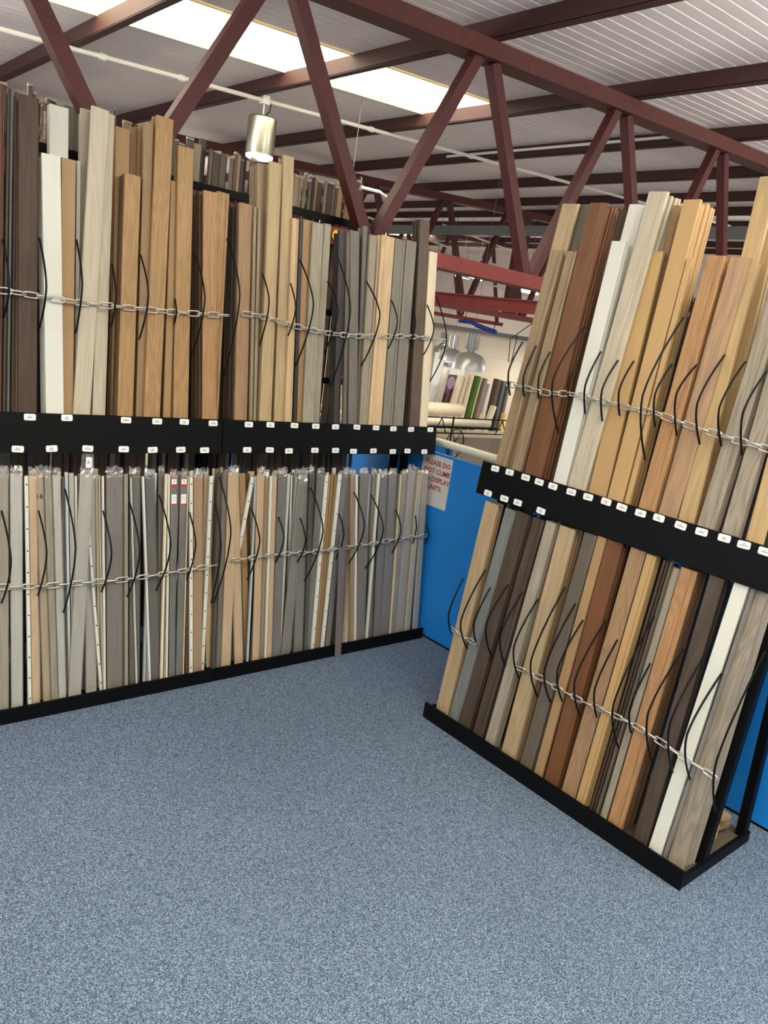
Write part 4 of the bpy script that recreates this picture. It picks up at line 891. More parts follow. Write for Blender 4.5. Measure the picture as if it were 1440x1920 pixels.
FILL = [
 ('LU', 'brown', 0.5, 0.4942, 1.8611, 0.02, 8),
 ('LU', 'walnut', 0.5255, 0.5318, 1.8753, 0.014, 8),
 ('LU', 'brown', 0.5418, 0.5454, 1.897, 0.034, 9),
 ('LU', 'darkbrown', 0.5785, 0.5743, 1.8373, 0.02, 8),
 ('LU', 'brown', 0.6009, 0.6039, 1.827, 0.034, 9),
 ('LU', 'walnut', 0.6401, 0.6357, 1.8425, 0.014, 8),
 ('LU', 'walnut', 0.6592, 0.6576, 1.9203, 0.014, 8),
 ('LU', 'darkbrown', 0.6766, 0.6687, 1.898, 0.014, 9),
 ('LU', 'darkbrown', 0.6943, 0.69, 1.8353, 0.02, 8),
 ('LU', 'brown', 0.7192, 0.7234, 1.8204, 0.014, 8),
 ('LU', 'walnut', 0.736, 0.7293, 1.8209, 0.014, 9),
 ('LU', 'brown', 0.7541, 0.7541, 1.8293, 0.014, 8),
 ('LU', 'charcoal', 0.7738, 0.7761, 1.8638, 0.02, 8),
 ('LU', 'darkbrown', 0.7962, 0.7979, 1.839, 0.034, 9),
 ('LU', 'walnut', 0.836, 0.8377, 1.8811, 0.014, 8),
 ('LU', 'brown', 0.8526, 0.8466, 1.9298, 0.02, 9),
 ('LU', 'darkbrown', 0.8775, 0.8701, 1.8872, 0.014, 8),
 ('LU', 'brown', 0.8949, 0.8993, 1.8849, 0.034, 9),
 ('LU', 'charcoal', 0.9313, 0.9326, 1.915, 0.02, 8),
 ('LU', 'darkbrown', 0.9551, 0.9563, 1.9285, 0.02, 8),
 ('LU', 'walnut', 0.9771, 0.9709, 1.8201, 0.034, 9),
 ('LU', 'walnut', 1.014, 1.0109, 1.9096, 0.02, 8),
 ('LU', 'charcoal', 1.0372, 1.0417, 1.8228, 0.034, 9),
 ('LU', 'walnut', 1.0764, 1.0724, 1.898, 0.02, 8),
 ('LU', 'darkbrown', 1.1014, 1.1055, 1.8305, 0.02, 8),
 ('LU', 'walnut', 1.1254, 1.122, 1.8353, 0.034, 9),
 ('LU', 'charcoal', 1.1642, 1.1718, 1.8256, 0.02, 8),
 ('LU', 'charcoal', 1.1869, 1.179, 1.8867, 0.014, 9),
 ('LU', 'darkbrown', 1.2031, 1.1953, 1.8524, 0.014, 8),
 ('LU', 'darkbrown', 1.2223, 1.2187, 1.8729, 0.02, 8),
 ('LU', 'brown', 1.2481, 1.242, 1.8526, 0.034, 9),
 ('LU', 'brown', 1.2858, 1.2839, 1.9041, 0.014, 8),
 ('LU', 'walnut', 1.3054, 1.3115, 1.9049, 0.014, 8),
 ('LU', 'charcoal', 1.3233, 1.3174, 1.8505, 0.014, 9),
 ('LU', 'darkbrown', 1.3425, 1.3381, 1.9058, 0.014, 8),
 ('LU', 'darkbrown', 1.3586, 1.3595, 1.8702, 0.014, 8),
 ('LU', 'brown', 1.3761, 1.3833, 1.873, 0.014, 8),
 ('LU', 'charcoal', 1.3943, 1.3957, 1.8839, 0.034, 9),
 ('LU', 'brown', 1.432, 1.4343, 1.878, 0.02, 8),
 ('LU', 'brown', 1.4572, 1.454, 1.8796, 0.034, 9),
 ('LU', 'darkbrown', 1.4961, 1.4993, 1.8314, 0.034, 8),
 ('LU', 'charcoal', 1.5339, 1.5264, 1.8947, 0.02, 9),
 ('LU', 'darkbrown', 1.6806, 1.6737, 1.8647, 0.034, 8),
 ('LU', 'darkbrown', 1.7173, 1.7098, 1.8293, 0.034, 8),
 ('LU', 'brown', 1.7558, 1.7591, 1.8722, 0.034, 8),
 ('LU', 'walnut', 1.7921, 1.7994, 1.8209, 0.014, 8),
 ('LU', 'darkbrown', 1.8105, 1.8042, 1.9116, 0.02, 9),
 ('LU', 'darkbrown', 1.8339, 1.829, 1.9058, 0.014, 8),
 ('LU', 'charcoal', 1.8508, 1.8578, 1.8332, 0.014, 8),
 ('LU', 'charcoal', 1.8707, 1.8701, 1.9015, 0.02, 9),
 ('LU', 'charcoal', 1.8948, 1.8909, 1.846, 0.02, 8),
 ('LU', 'charcoal', 1.9188, 1.9259, 1.8683, 0.014, 8),
 ('LU', 'brown', 1.9349, 1.9278, 1.908, 0.014, 9),
 ('LU', 'brown', 1.9519, 1.9541, 1.9162, 0.02, 8),
 ('LU', 'walnut', 1.9766, 1.9716, 1.8243, 0.014, 9),
 ('LU', 'charcoal', 1.9941, 2.0008, 1.9164, 0.02, 8),
 ('LU', 'charcoal', 2.0199, 2.0159, 1.8549, 0.014, 9),
 ('LU', 'brown', 2.0383, 2.0437, 1.8582, 0.02, 8),
 ('LU', 'darkbrown', 2.3737, 2.3744, 1.8432, 0.034, 8),
 ('LU', 'brown', 2.411, 2.4067, 1.8664, 0.014, 8),
 ('LU', 'brown', 2.4299, 2.4334, 1.8309, 0.034, 9),
 ('LU', 'darkbrown', 2.4671, 2.4592, 1.8279, 0.034, 8),
 ('LU', 'charcoal', 2.5068, 2.5014, 1.8364, 0.014, 8),
 ('LU', 'darkbrown', 2.5231, 2.5245, 1.8628, 0.02, 9),
 ('LU', 'walnut', 2.5486, 2.5449, 1.8595, 0.034, 8),
 ('LU', 'brown', 2.5859, 2.5877, 1.8401, 0.02, 8),
 ('LU', 'darkbrown', 2.6114, 2.6143, 1.821, 0.034, 9),
 ('LU', 'brown', 2.6475, 2.6503, 1.9152, 0.02, 8),
 ('LU', 'walnut', 2.6731, 2.6734, 1.8513, 0.014, 8),
 ('LU', 'darkbrown', 2.691, 2.695, 1.8564, 0.014, 8),
 ('LU', 'charcoal', 2.7084, 2.7153, 1.88, 0.034, 9),
 ('LU', 'brown', 2.7445, 2.7472, 1.9056, 0.014, 8),
 ('LU', 'walnut', 2.7609, 2.7616, 1.8432, 0.014, 9),
 ('LU', 'brown', 2.7805, 2.7835, 1.8423, 0.014, 8),
 ('LU', 'charcoal', 2.7982, 2.8016, 1.923, 0.034, 9),
 ('LL', 'cream', 0.74, 0.735, 0.8915, 0.0114, 1),
 ('LL', 'charcoal', 0.7642, 0.7575, 0.8876, 0.0171, 3),
 ('LL', 'greymid', 0.7862, 0.7809, 0.8945, 0.0156, 3),
 ('LL', 'browngrey', 0.8152, 0.809, 0.8755, 0.0111, 2),
 ('LL', 'greymid', 0.8363, 0.8409, 0.8722, 0.0152, 2),
 ('LL', 'taupe', 0.8643, 0.869, 0.8772, 0.011, 1),
 ('LL', 'taupe', 0.8923, 0.8898, 0.9019, 0.0126, 4),
 ('LL', 'white', 0.9051, 0.9031, 0.9008, 0.0095, 2),
 ('LL', 'white', 0.9259, 0.9315, 0.8783, 0.0156, 5),
 ('LL', 'white', 0.9553, 0.9616, 0.8742, 0.0142, 5),
 ('LL', 'white', 0.9709, 0.9776, 0.9012, 0.0102, 3),
 ('LL', 'greymid', 0.9919, 0.9907, 0.8874, 0.0173, 2),
 ('LL', 'peach', 1.0111, 1.0054, 0.8968, 0.0153, 3),
 ('LL', 'white', 1.04, 1.0417, 0.8719, 0.014, 3),
 ('LL', 'taupe', 1.0547, 1.0473, 0.8958, 0.0142, 2),
 ('LL', 'browngrey', 1.0823, 1.0841, 0.9033, 0.0111, 4),
 ('LL', 'charcoal', 1.0951, 1.0962, 0.8996, 0.0137, 5),
 ('LL', 'charcoal', 1.1195, 1.1173, 0.8738, 0.0169, 4),
 ('LL', 'greylight', 1.1353, 1.1276, 0.9045, 0.0142, 5),
 ('LL', 'charcoal', 1.1617, 1.1572, 0.87, 0.01, 2),
 ('LL', 'greydark', 1.1785, 1.1788, 0.8808, 0.0116, 2),
 ('LL', 'browngrey', 1.1915, 1.1915, 0.8973, 0.0163, 3),
 ('LL', 'greylight', 1.2163, 1.2186, 0.8898, 0.0096, 2),
 ('LL', 'browngrey', 1.23, 1.231, 0.8878, 0.0176, 3),
 ('LL', 'taupe', 1.2445, 1.2406, 0.876, 0.0166, 4),
 ('LL', 'tan', 1.2574, 1.2513, 0.8792, 0.0105, 3),
 ('LL', 'white', 1.2721, 1.2703, 0.8721, 0.0109, 3),
 ('LL', 'charcoal', 1.2951, 1.2915, 0.88, 0.0133, 4),
 ('LL', 'bluewhite', 1.3244, 1.3231, 0.8804, 0.0101, 2),
 ('LL', 'bluewhite', 1.339, 1.3452, 0.8967, 0.0124, 2),
 ('LL', 'taupe', 1.354, 1.3539, 0.897, 0.0169, 5),
 ('LL', 'tan', 1.3946, 1.3868, 0.8973, 0.011, 1),
 ('LL', 'cream', 1.4097, 1.4031, 0.8907, 0.0139, 1),
 ('LL', 'greymid', 1.4316, 1.4387, 0.9031, 0.0138, 1),
 ('LL', 'greymid', 1.4441, 1.4445, 0.9011, 0.0139, 2),
 ('LL', 'greydark', 1.4658, 1.4731, 0.9007, 0.0142, 2),
 ('LL', 'greylight', 1.479, 1.4821, 0.8952, 0.0099, 3),
 ('LL', 'cream', 1.4991, 1.502, 0.9011, 0.0155, 2),
 ('LL', 'greylight', 1.5116, 1.5168, 0.9008, 0.0111, 3),
 ('LL', 'greymid', 1.5368, 1.5387, 0.8874, 0.0112, 2),
 ('LL', 'white', 1.5503, 1.5434, 0.8937, 0.0127, 3),
 ('LL', 'greymid', 1.5657, 1.5582, 0.8963, 0.0098, 4),
 ('LL', 'bluewhite', 1.5889, 1.5934, 0.8887, 0.0092, 4),
 ('LL', 'charcoal', 1.607, 1.6084, 0.8703, 0.0176, 5),
 ('LL', 'cream', 1.6365, 1.6341, 0.8991, 0.01, 5),
 ('LL', 'tan', 1.6527, 1.6465, 0.8767, 0.011, 5),
 ('LL', 'peach', 1.6669, 1.6707, 0.9042, 0.0124, 5),
 ('LL', 'bluewhite', 1.6873, 1.6806, 0.877, 0.0169, 4),
 ('LL', 'bluewhite', 1.6994, 1.6954, 0.8939, 0.0091, 5),
 ('LL', 'greydark', 1.7224, 1.7287, 0.8882, 0.0128, 3),
 ('LL', 'charcoal', 1.7429, 1.7359, 0.8912, 0.011, 4),
 ('LL', 'taupe', 1.7599, 1.7575, 0.8714, 0.0107, 4),
 ('LL', 'greydark', 1.819, 1.8176, 0.871, 0.013, 2),
 ('LL', 'greymid', 1.8367, 1.8351, 0.8821, 0.0165, 1),
 ('LL', 'taupe', 1.8525, 1.8593, 0.8805, 0.0132, 2),
 ('LL', 'browngrey', 1.8727, 1.8699, 0.8765, 0.0126, 3),
 ('LL', 'bluewhite', 1.8878, 1.8856, 0.8709, 0.0109, 2),
 ('LL', 'peach', 1.9159, 1.9233, 0.873, 0.0178, 3),
 ('LL', 'peach', 1.9387, 1.9394, 0.8957, 0.0109, 1),
 ('LL', 'white', 1.9568, 1.9524, 0.8934, 0.0128, 3),
 ('LL', 'bluewhite', 1.9818, 1.9739, 0.8876, 0.0132, 1),
 ('LL', 'greylight', 2.0104, 2.0171, 0.8725, 0.0091, 1),
 ('LL', 'tan', 2.0231, 2.0233, 0.8815, 0.0152, 4),
 ('LL', 'browngrey', 2.0493, 2.0555, 0.8927, 0.0126, 4),
 ('LL', 'tan', 2.0704, 2.0776, 0.8878, 0.0122, 4),
 ('LL', 'browngrey', 2.0861, 2.0905, 0.8899, 0.0162, 5),
 ('LL', 'tan', 2.1013, 2.0936, 0.8703, 0.0152, 4),
 ('LL', 'peach', 2.1219, 2.1154, 0.8849, 0.0178, 4),
 ('LL', 'bluewhite', 2.139, 2.1347, 0.8858, 0.0151, 5),
 ('LL', 'peach', 2.157, 2.1577, 0.8822, 0.0144, 2),
 ('LL', 'white', 2.1857, 2.1929, 0.8902, 0.0138, 1),
 ('LL', 'cream', 2.2114, 2.2121, 0.8747, 0.0109, 2),
 ('LL', 'greylight', 2.2397, 2.2408, 0.888, 0.0166, 2),
 ('LL', 'bluewhite', 2.2519, 2.2553, 0.905, 0.0174, 3),
 ('LL', 'white', 2.2728, 2.279, 0.883, 0.0162, 2),
 ('LL', 'greylight', 2.2927, 2.3001, 0.8895, 0.0173, 3),
 ('LL', 'charcoal', 2.3062, 2.3057, 0.8791, 0.0112, 4),
 ('LL', 'bluewhite', 2.3276, 2.325, 0.8704, 0.015, 3),
 ('LL', 'tan', 2.3437, 2.345, 0.871, 0.0154, 4),
 ('LL', 'peach', 2.3731, 2.3672, 0.8991, 0.0116, 2),
 ('LL', 'white', 2.3905, 2.3864, 0.8727, 0.0164, 2),
 ('LL', 'white', 2.4108, 2.417, 0.881, 0.0165, 2),
 ('LL', 'peach', 2.4356, 2.4369, 0.8934, 0.0137, 2),
 ('LL', 'bluewhite', 2.4629, 2.4702, 0.8753, 0.0124, 2),
 ('LL', 'taupe', 2.482, 2.4874, 0.8846, 0.0157, 2),
 ('LL', 'greymid', 2.506, 2.5063, 0.8733, 0.0177, 4),
 ('LL', 'greymid', 2.5225, 2.5231, 0.897, 0.0166, 5),
 ('LL', 'white', 2.5525, 2.5594, 0.8926, 0.0132, 4),
 ('LL', 'white', 2.5664, 2.5624, 0.8769, 0.0155, 3),
 ('LL', 'white', 2.5837, 2.5907, 0.8762, 0.0147, 3),
 ('LL', 'peach', 2.6023, 2.5969, 0.8822, 0.014, 2),
 ('LL', 'tan', 2.6266, 2.6193, 0.896, 0.0109, 2),
 ('LL', 'cream', 2.6389, 2.6422, 0.8825, 0.014, 3),
 ('LL', 'browngrey', 2.6523, 2.6452, 0.8948, 0.0175, 4),
 ('LL', 'bluewhite', 2.6746, 2.6778, 0.8901, 0.0128, 1),
 ('LL', 'peach', 2.6901, 2.6964, 0.8822, 0.0136, 3),
 ('LL', 'bluewhite', 2.7027, 2.6993, 0.881, 0.0131, 2),
 ('LL', 'bluewhite', 2.729, 2.722, 0.8848, 0.0158, 2),
 ('LL', 'peach', 2.7475, 2.7453, 0.8931, 0.0127, 2),
 ('LL', 'browngrey', 2.7662, 2.7593, 0.8878, 0.0156, 3),
 ('LL', 'peach', 2.7804, 2.7773, 0.8813, 0.0135, 2),
 ('LL', 'taupe', 2.7938, 2.8011, 0.9031, 0.0178, 3),
 ('LL', 'darktaupe', 0.42, 0.4167, 0.9624, 0.02, 8),
 ('LL', 'darktaupe', 0.441, 0.4362, 0.9695, 0.014, 8),
 ('LL', 'darktaupe', 0.4579, 0.4654, 0.9656, 0.05, 9),
 ('LL', 'darktaupe', 0.5094, 0.5063, 0.9688, 0.014, 8),
 ('LL', 'charcoal', 0.527, 0.5266, 0.9646, 0.05, 9),
 ('LL', 'walnut', 0.58, 0.5823, 0.9718, 0.05, 8),
 ('LL', 'charcoal', 0.6319, 0.6341, 0.9697, 0.05, 9),
 ('LL', 'charcoal', 0.6843, 0.6888, 0.9673, 0.014, 8),
 ('LL', 'walnut', 0.7015, 0.7029, 0.9682, 0.014, 9),
 ('LL', 'greydark', 0.7181, 0.7167, 0.9684, 0.02, 8),
 ('LL', 'darktaupe', 0.7406, 0.7438, 0.9686, 0.014, 8),
 ('LL', 'walnut', 0.7569, 0.7601, 0.9745, 0.014, 8),
 ('LL', 'darkbrown', 0.7742, 0.7802, 0.9621, 0.02, 9),
 ('LL', 'darktaupe', 0.7967, 0.8047, 0.9744, 0.05, 8),
 ('LL', 'charcoal', 0.8487, 0.8458, 0.971, 0.02, 8),
 ('LL', 'walnut', 0.8718, 0.8764, 0.9631, 0.034, 9),
 ('LL', 'charcoal', 0.9096, 0.9057, 0.9745, 0.034, 8),
 ('LL', 'walnut', 0.947, 0.9439, 0.9682, 0.05, 9),
 ('LL', 'walnut', 0.9987, 0.9989, 0.9669, 0.034, 8),
 ('LL', 'walnut', 1.0367, 1.0306, 0.9709, 0.02, 8),
 ('LL', 'walnut', 1.0579, 1.065, 0.9706, 0.014, 8),
 ('LL', 'walnut', 1.0729, 1.0766, 0.9627, 0.034, 9),
 ('LL', 'darkbrown', 1.1084, 1.1019, 0.9738, 0.014, 8),
 ('LL', 'darkbrown', 1.1257, 1.1218, 0.9702, 0.02, 9),
 ('LL', 'walnut', 1.1473, 1.1424, 0.9693, 0.02, 8),
 ('LL', 'walnut', 1.1711, 1.1743, 0.9652, 0.034, 9),
 ('LL', 'greydark', 1.2069, 1.2109, 0.9716, 0.02, 8),
 ('LL', 'charcoal', 1.2297, 1.2237, 0.9679, 0.05, 9),
 ('LL', 'walnut', 1.281, 1.2861, 0.9691, 0.05, 8),
 ('LL', 'walnut', 1.3325, 1.3302, 0.9725, 0.034, 8),
 ('LL', 'charcoal', 1.3702, 1.3681, 0.9631, 0.014, 8),
 ('LL', 'greydark', 1.3866, 1.3858, 0.9649, 0.034, 9),
 ('LL', 'greydark', 1.4243, 1.4273, 0.9679, 0.014, 8),
 ('LL', 'charcoal', 1.4403, 1.4356, 0.9658, 0.034, 9),
 ('LL', 'walnut', 1.4772, 1.4696, 0.9729, 0.05, 8),
 ('LL', 'greydark', 1.5299, 1.5316, 0.971, 0.014, 8),
 ('LL', 'charcoal', 1.5468, 1.5502, 0.9674, 0.05, 9),
 ('LL', 'charcoal', 1.6931, 1.6993, 0.9668, 0.034, 8),
 ('LL', 'greydark', 1.7298, 1.7255, 0.9635, 0.034, 9),
 ('LL', 'darktaupe', 1.7662, 1.7639, 0.9706, 0.02, 8),
 ('LL', 'charcoal', 1.7897, 1.7924, 0.9708, 0.02, 8),
 ('LL', 'charcoal', 1.813, 1.8114, 0.9621, 0.014, 8),
 ('LL', 'charcoal', 1.828, 1.8314, 0.9731, 0.05, 9),
 ('LL', 'darkbrown', 1.8791, 1.8814, 0.9725, 0.02, 8),
 ('LL', 'darktaupe', 1.9018, 1.8971, 0.9747, 0.05, 9),
 ('LL', 'charcoal', 1.9555, 1.9509, 0.9632, 0.02, 8),
 ('LL', 'greydark', 1.9766, 1.973, 0.9695, 0.02, 9),
 ('LL', 'walnut', 1.9987, 1.993, 0.9717, 0.034, 8),
 ('LL', 'walnut', 2.0338, 2.031, 0.9639, 0.014, 8),
 ('LL', 'walnut', 2.0488, 2.0437, 0.9694, 0.034, 9),
 ('LL', 'charcoal', 2.0856, 2.0831, 0.9712, 0.05, 8),
 ('LL', 'charcoal', 2.1368, 2.1378, 0.9705, 0.02, 8),
 ('LL', 'darkbrown', 2.1592, 2.1607, 0.9749, 0.05, 9),
 ('LL', 'charcoal', 2.2119, 2.2083, 0.9681, 0.02, 8),
 ('LL', 'charcoal', 2.2331, 2.2326, 0.9678, 0.02, 9),
 ('LL', 'darkbrown', 2.2554, 2.2489, 0.968, 0.02, 8),
 ('LL', 'walnut', 2.2765, 2.284, 0.9668, 0.014, 8),
 ('LL', 'charcoal', 2.293, 2.2921, 0.9685, 0.034, 9),
 ('LL', 'charcoal', 2.3287, 2.327, 0.9658, 0.05, 8),
 ('LL', 'darkbrown', 2.3827, 2.3758, 0.964, 0.034, 8),
 ('LL', 'darkbrown', 2.4178, 2.4193, 0.9714, 0.014, 8),
 ('RU', 'walnut', 0.945, 0.94, 1.7767, 0.034, 6),
 ('RU', 'charcoal', 0.982, 0.9753, 1.8398, 0.034, 6),
 ('RU', 'charcoal', 1.0187, 1.0134, 1.8228, 0.034, 6),
 ('RU', 'charcoal', 1.0565, 1.0523, 1.7657, 0.034, 6),
 ('RU', 'charcoal', 1.0919, 1.09, 1.8274, 0.034, 7),
 ('RU', 'walnut', 1.1291, 1.1247, 1.7705, 0.02, 6),
 ('RU', 'walnut', 1.1525, 1.1508, 1.8411, 0.02, 6),
 ('RU', 'darkbrown', 1.1745, 1.1666, 1.8209, 0.02, 8),
 ('RU', 'charcoal', 1.2339, 1.2352, 1.7621, 0.02, 8),
 ('RU', 'charcoal', 1.2803, 1.2809, 1.8073, 0.02, 6),
 ('RU', 'charcoal', 1.3018, 1.3061, 1.7692, 0.02, 7),
 ('RU', 'darkbrown', 1.325, 1.3285, 1.844, 0.02, 6),
 ('RU', 'darkbrown', 1.3461, 1.3499, 1.8245, 0.034, 7),
 ('RU', 'charcoal', 1.3828, 1.3812, 1.8369, 0.02, 6),
 ('RU', 'charcoal', 1.4065, 1.412, 1.8236, 0.02, 6),
 ('RU', 'charcoal', 1.4291, 1.4228, 1.8367, 0.034, 7),
 ('RU', 'charcoal', 1.4667, 1.4619, 1.771, 0.034, 7),
 ('RU', 'charcoal', 1.5046, 1.5063, 1.7879, 0.034, 8),
 ('RU', 'darkbrown', 1.5396, 1.5359, 1.7722, 0.02, 6),
 ('RU', 'walnut', 1.563, 1.5676, 1.7603, 0.034, 8),
 ('RU', 'charcoal', 1.6338, 1.6295, 1.7925, 0.034, 7),
 ('RU', 'walnut', 1.6717, 1.6727, 1.8456, 0.034, 7),
 ('RU', 'darkbrown', 1.7071, 1.7132, 1.8193, 0.034, 6),
 ('RU', 'walnut', 1.7422, 1.75, 1.8447, 0.02, 6),
 ('RU', 'charcoal', 1.7651, 1.7604, 1.7561, 0.02, 7),
 ('RU', 'charcoal', 1.7872, 1.7849, 1.8466, 0.034, 6),
 ('RU', 'walnut', 1.8226, 1.816, 1.7637, 0.034, 7),
 ('RU', 'charcoal', 1.8593, 1.8585, 1.7566, 0.034, 6),
 ('RU', 'darkbrown', 1.8964, 1.8928, 1.8163, 0.034, 7),
 ('RU', 'charcoal', 1.9332, 1.94, 1.7849, 0.034, 6),
 ('RU', 'darkbrown', 1.969, 1.9742, 1.8298, 0.02, 6),
 ('RU', 'charcoal', 1.9905, 1.9901, 1.7703, 0.02, 7),
 ('RL', 'walnut', 0.945, 0.94, 0.9603, 0.034, 6),
 ('RL', 'charcoal', 0.982, 0.9753, 0.973, 0.034, 7),
 ('RL', 'charcoal', 1.0187, 1.0134, 0.9696, 0.034, 6),
 ('RL', 'charcoal', 1.0565, 1.0523, 0.9581, 0.034, 6),
 ('RL', 'charcoal', 1.0919, 1.09, 0.9705, 0.034, 7),
 ('RL', 'walnut', 1.1291, 1.1247, 0.9591, 0.02, 6),
 ('RL', 'walnut', 1.1525, 1.1508, 0.9732, 0.02, 6),
 ('RL', 'darkbrown', 1.1745, 1.1666, 0.9692, 0.02, 7),
 ('RL', 'charcoal', 1.1967, 1.1925, 0.9578, 0.034, 6),
 ('RL', 'charcoal', 1.2339, 1.2352, 0.9574, 0.02, 6),
 ('RL', 'walnut', 1.2576, 1.251, 0.9552, 0.02, 7),
 ('RL', 'charcoal', 1.2803, 1.2809, 0.9665, 0.02, 6),
 ('RL', 'charcoal', 1.3018, 1.3061, 0.9588, 0.02, 7),
 ('RL', 'darkbrown', 1.325, 1.3285, 0.9738, 0.02, 6),
 ('RL', 'darkbrown', 1.3461, 1.3499, 0.9699, 0.034, 7),
 ('RL', 'charcoal', 1.3828, 1.3812, 0.9724, 0.02, 6),
 ('RL', 'charcoal', 1.4065, 1.412, 0.9697, 0.02, 6),
 ('RL', 'charcoal', 1.4291, 1.4228, 0.9723, 0.034, 7),
 ('RL', 'charcoal', 1.4667, 1.4619, 0.9592, 0.034, 6),
 ('RL', 'charcoal', 1.5046, 1.5063, 0.9626, 0.034, 6),
 ('RL', 'darkbrown', 1.5396, 1.5359, 0.9594, 0.02, 6),
 ('RL', 'walnut', 1.563, 1.5676, 0.9571, 0.034, 7),
 ('RL', 'charcoal', 1.5981, 1.6014, 0.9649, 0.034, 6),
 ('RL', 'charcoal', 1.6338, 1.6295, 0.9635, 0.034, 7),
 ('RL', 'walnut', 1.6717, 1.6727, 0.9741, 0.034, 6),
 ('RL', 'darkbrown', 1.7071, 1.7132, 0.9689, 0.034, 7),
 ('RL', 'walnut', 1.7422, 1.75, 0.9739, 0.02, 6),
 ('RL', 'charcoal', 1.7651, 1.7604, 0.9562, 0.02, 7),
 ('RL', 'charcoal', 1.7872, 1.7849, 0.9743, 0.034, 6),
 ('RL', 'walnut', 1.8226, 1.816, 0.9577, 0.034, 7),
 ('RL', 'charcoal', 1.8593, 1.8585, 0.9563, 0.034, 6),
 ('RL', 'darkbrown', 1.8964, 1.8928, 0.9683, 0.034, 7),
 ('RL', 'charcoal', 1.9332, 1.94, 0.962, 0.034, 6),
 ('RL', 'darkbrown', 1.969, 1.9742, 0.971, 0.02, 6),
 ('RL', 'charcoal', 1.9905, 1.9901, 0.9591, 0.02, 7)]
deep = {}  # fillers, many of them dark boards added so the gaps stay black
for (t, mt, sb, st_, zt, w, lay) in FILL:
    A = loc(t, sb, ZB[t], lay*PIT); B = loc(t, st_, zt, lay*PIT)
    g, names = deep.setdefault(t, (MB(), []))
    if mt not in names: names.append(mt)
    bm_ = board_mesh(w, .0115, (B-A).length, 'flat', False); f = TIER[t][2] @ frame(A, B)
    g.add([f @ Vector(p) for p in bm_.v], bm_.f, names.index(mt))
for t, (g, names) in deep.items():
    tag(g.build('deep_strips', [M[q] for q in names]), 'dark and mixed slim filler strips deep behind the front boards, '+TIER[t][3], 'strips', None, 'stuff')
# the strip that has slipped out over the kick panel on to the carpet
A = Vector((2.279, 2.7035, .0015)); B = Vector((2.262, 2.774, .62))
o = board_mesh(.036, .005, (B-A).length, 'flat', False).build('threshold_profile', M['purplegrey'], None, frame(A, B))
tag(o, 'mauve grey profile slipped out over the kick panel onto the carpet', 'profile')

# ------------------------------------------------------------------ chains
CHAINS = [
 ('LU', [[0.7506, 2.9066, 1.5254], [0.7846, 2.9067, 1.5265], [0.8695, 2.9063, 1.5234], [0.9529, 2.906, 1.5211], [1.0397, 2.9059, 1.5197], [1.1015, 2.906, 1.5209], [1.1886, 2.9063, 1.5233], [1.2793, 2.9066, 1.5257], [1.3482, 2.9067, 1.527], [1.4388, 2.9073, 1.5313], [1.5746, 2.9083, 1.5398], [1.6204, 2.9086, 1.5427]]),
 ('LU', [[1.6894, 2.9106, 1.5593], [1.7714, 2.9106, 1.5594], [1.8725, 2.9093, 1.5484], [1.9451, 2.9079, 1.5368], [2.0534, 2.9069, 1.5282], [2.166, 2.9064, 1.5241], [2.2921, 2.9069, 1.5283], [2.4429, 2.9085, 1.5418], [2.612, 2.9105, 1.5584], [2.7167, 2.911, 1.5627], [2.8148, 2.9108, 1.5608], [2.882, 2.9107, 1.5602]]),
 ('LL', [[0.7448, 2.7887, 0.5116], [0.812, 2.788, 0.5053], [0.9142, 2.7872, 0.4969], [1.0272, 2.787, 0.4946], [1.1098, 2.7869, 0.4937], [1.1893, 2.7865, 0.4896], [1.2974, 2.7868, 0.4929], [1.4036, 2.7875, 0.4996], [1.5005, 2.7878, 0.5033], [1.6084, 2.7887, 0.512]]),
 ('LL', [[1.6836, 2.7901, 0.5257], [1.745, 2.7902, 0.5272], [1.8318, 2.7905, 0.5303], [1.9466, 2.7906, 0.5314], [2.0669, 2.7902, 0.5273], [2.1649, 2.7903, 0.5283], [2.2944, 2.7908, 0.5333], [2.4499, 2.7914, 0.5386], [2.6028, 2.7925, 0.5498], [2.7205, 2.7929, 0.5538], [2.843, 2.7931, 0.5563]]),
 ('RU', [[2.3981, 2.05, 1.4422], [2.3979, 1.9649, 1.44], [2.3977, 1.8504, 1.4371], [2.3988, 1.7467, 1.4501], [2.3987, 1.6693, 1.4491], [2.3984, 1.5702, 1.4463], [2.3981, 1.4833, 1.4423], [2.3982, 1.3944, 1.4434], [2.3973, 1.3271, 1.433], [2.3965, 1.2558, 1.4241], [2.3959, 1.1812, 1.4168], [2.3953, 1.0971, 1.4093], [2.3948, 0.9997, 1.403], [2.3947, 0.9822, 1.4021]]),
 ('RL', [[2.3096, 2.0509, 0.4164], [2.3092, 1.9859, 0.4101], [2.3091, 1.9318, 0.409], [2.309, 1.8901, 0.4078]]),
 ('RL', [[2.3086, 1.679, 0.4012], [2.309, 1.6211, 0.4078], [2.3093, 1.5642, 0.4119], [2.309, 1.4938, 0.4069], [2.309, 1.4155, 0.4071], [2.3091, 1.3634, 0.4087], [2.3096, 1.2866, 0.4156], [2.3096, 1.292, 0.4154], [2.3099, 1.2333, 0.4194], [2.3101, 1.1815, 0.4231], [2.3099, 1.1344, 0.4202], [2.3096, 1.0829, 0.4155], [2.3093, 1.0329, 0.4109], [2.3089, 0.9888, 0.4062], [2.3086, 0.9504, 0.4015], [2.3086, 0.9139, 0.4009], [2.308, 0.8629, 0.3929]])]
lk = MB(); pts = []
hl, hw = .0155, .0105
for i in range(16):
    a = 2*PI*i/16; x = hw*math.cos(a); s = hw*math.sin(a); pts.append((s+(hl if math.sin(a) > .01 else (-hl if math.sin(a) < -.01 else 0)), x, 0))
lk.tube(pts, .0029, 5, closed=True)
link_me = lk.mesh('chain_link', STEEL)
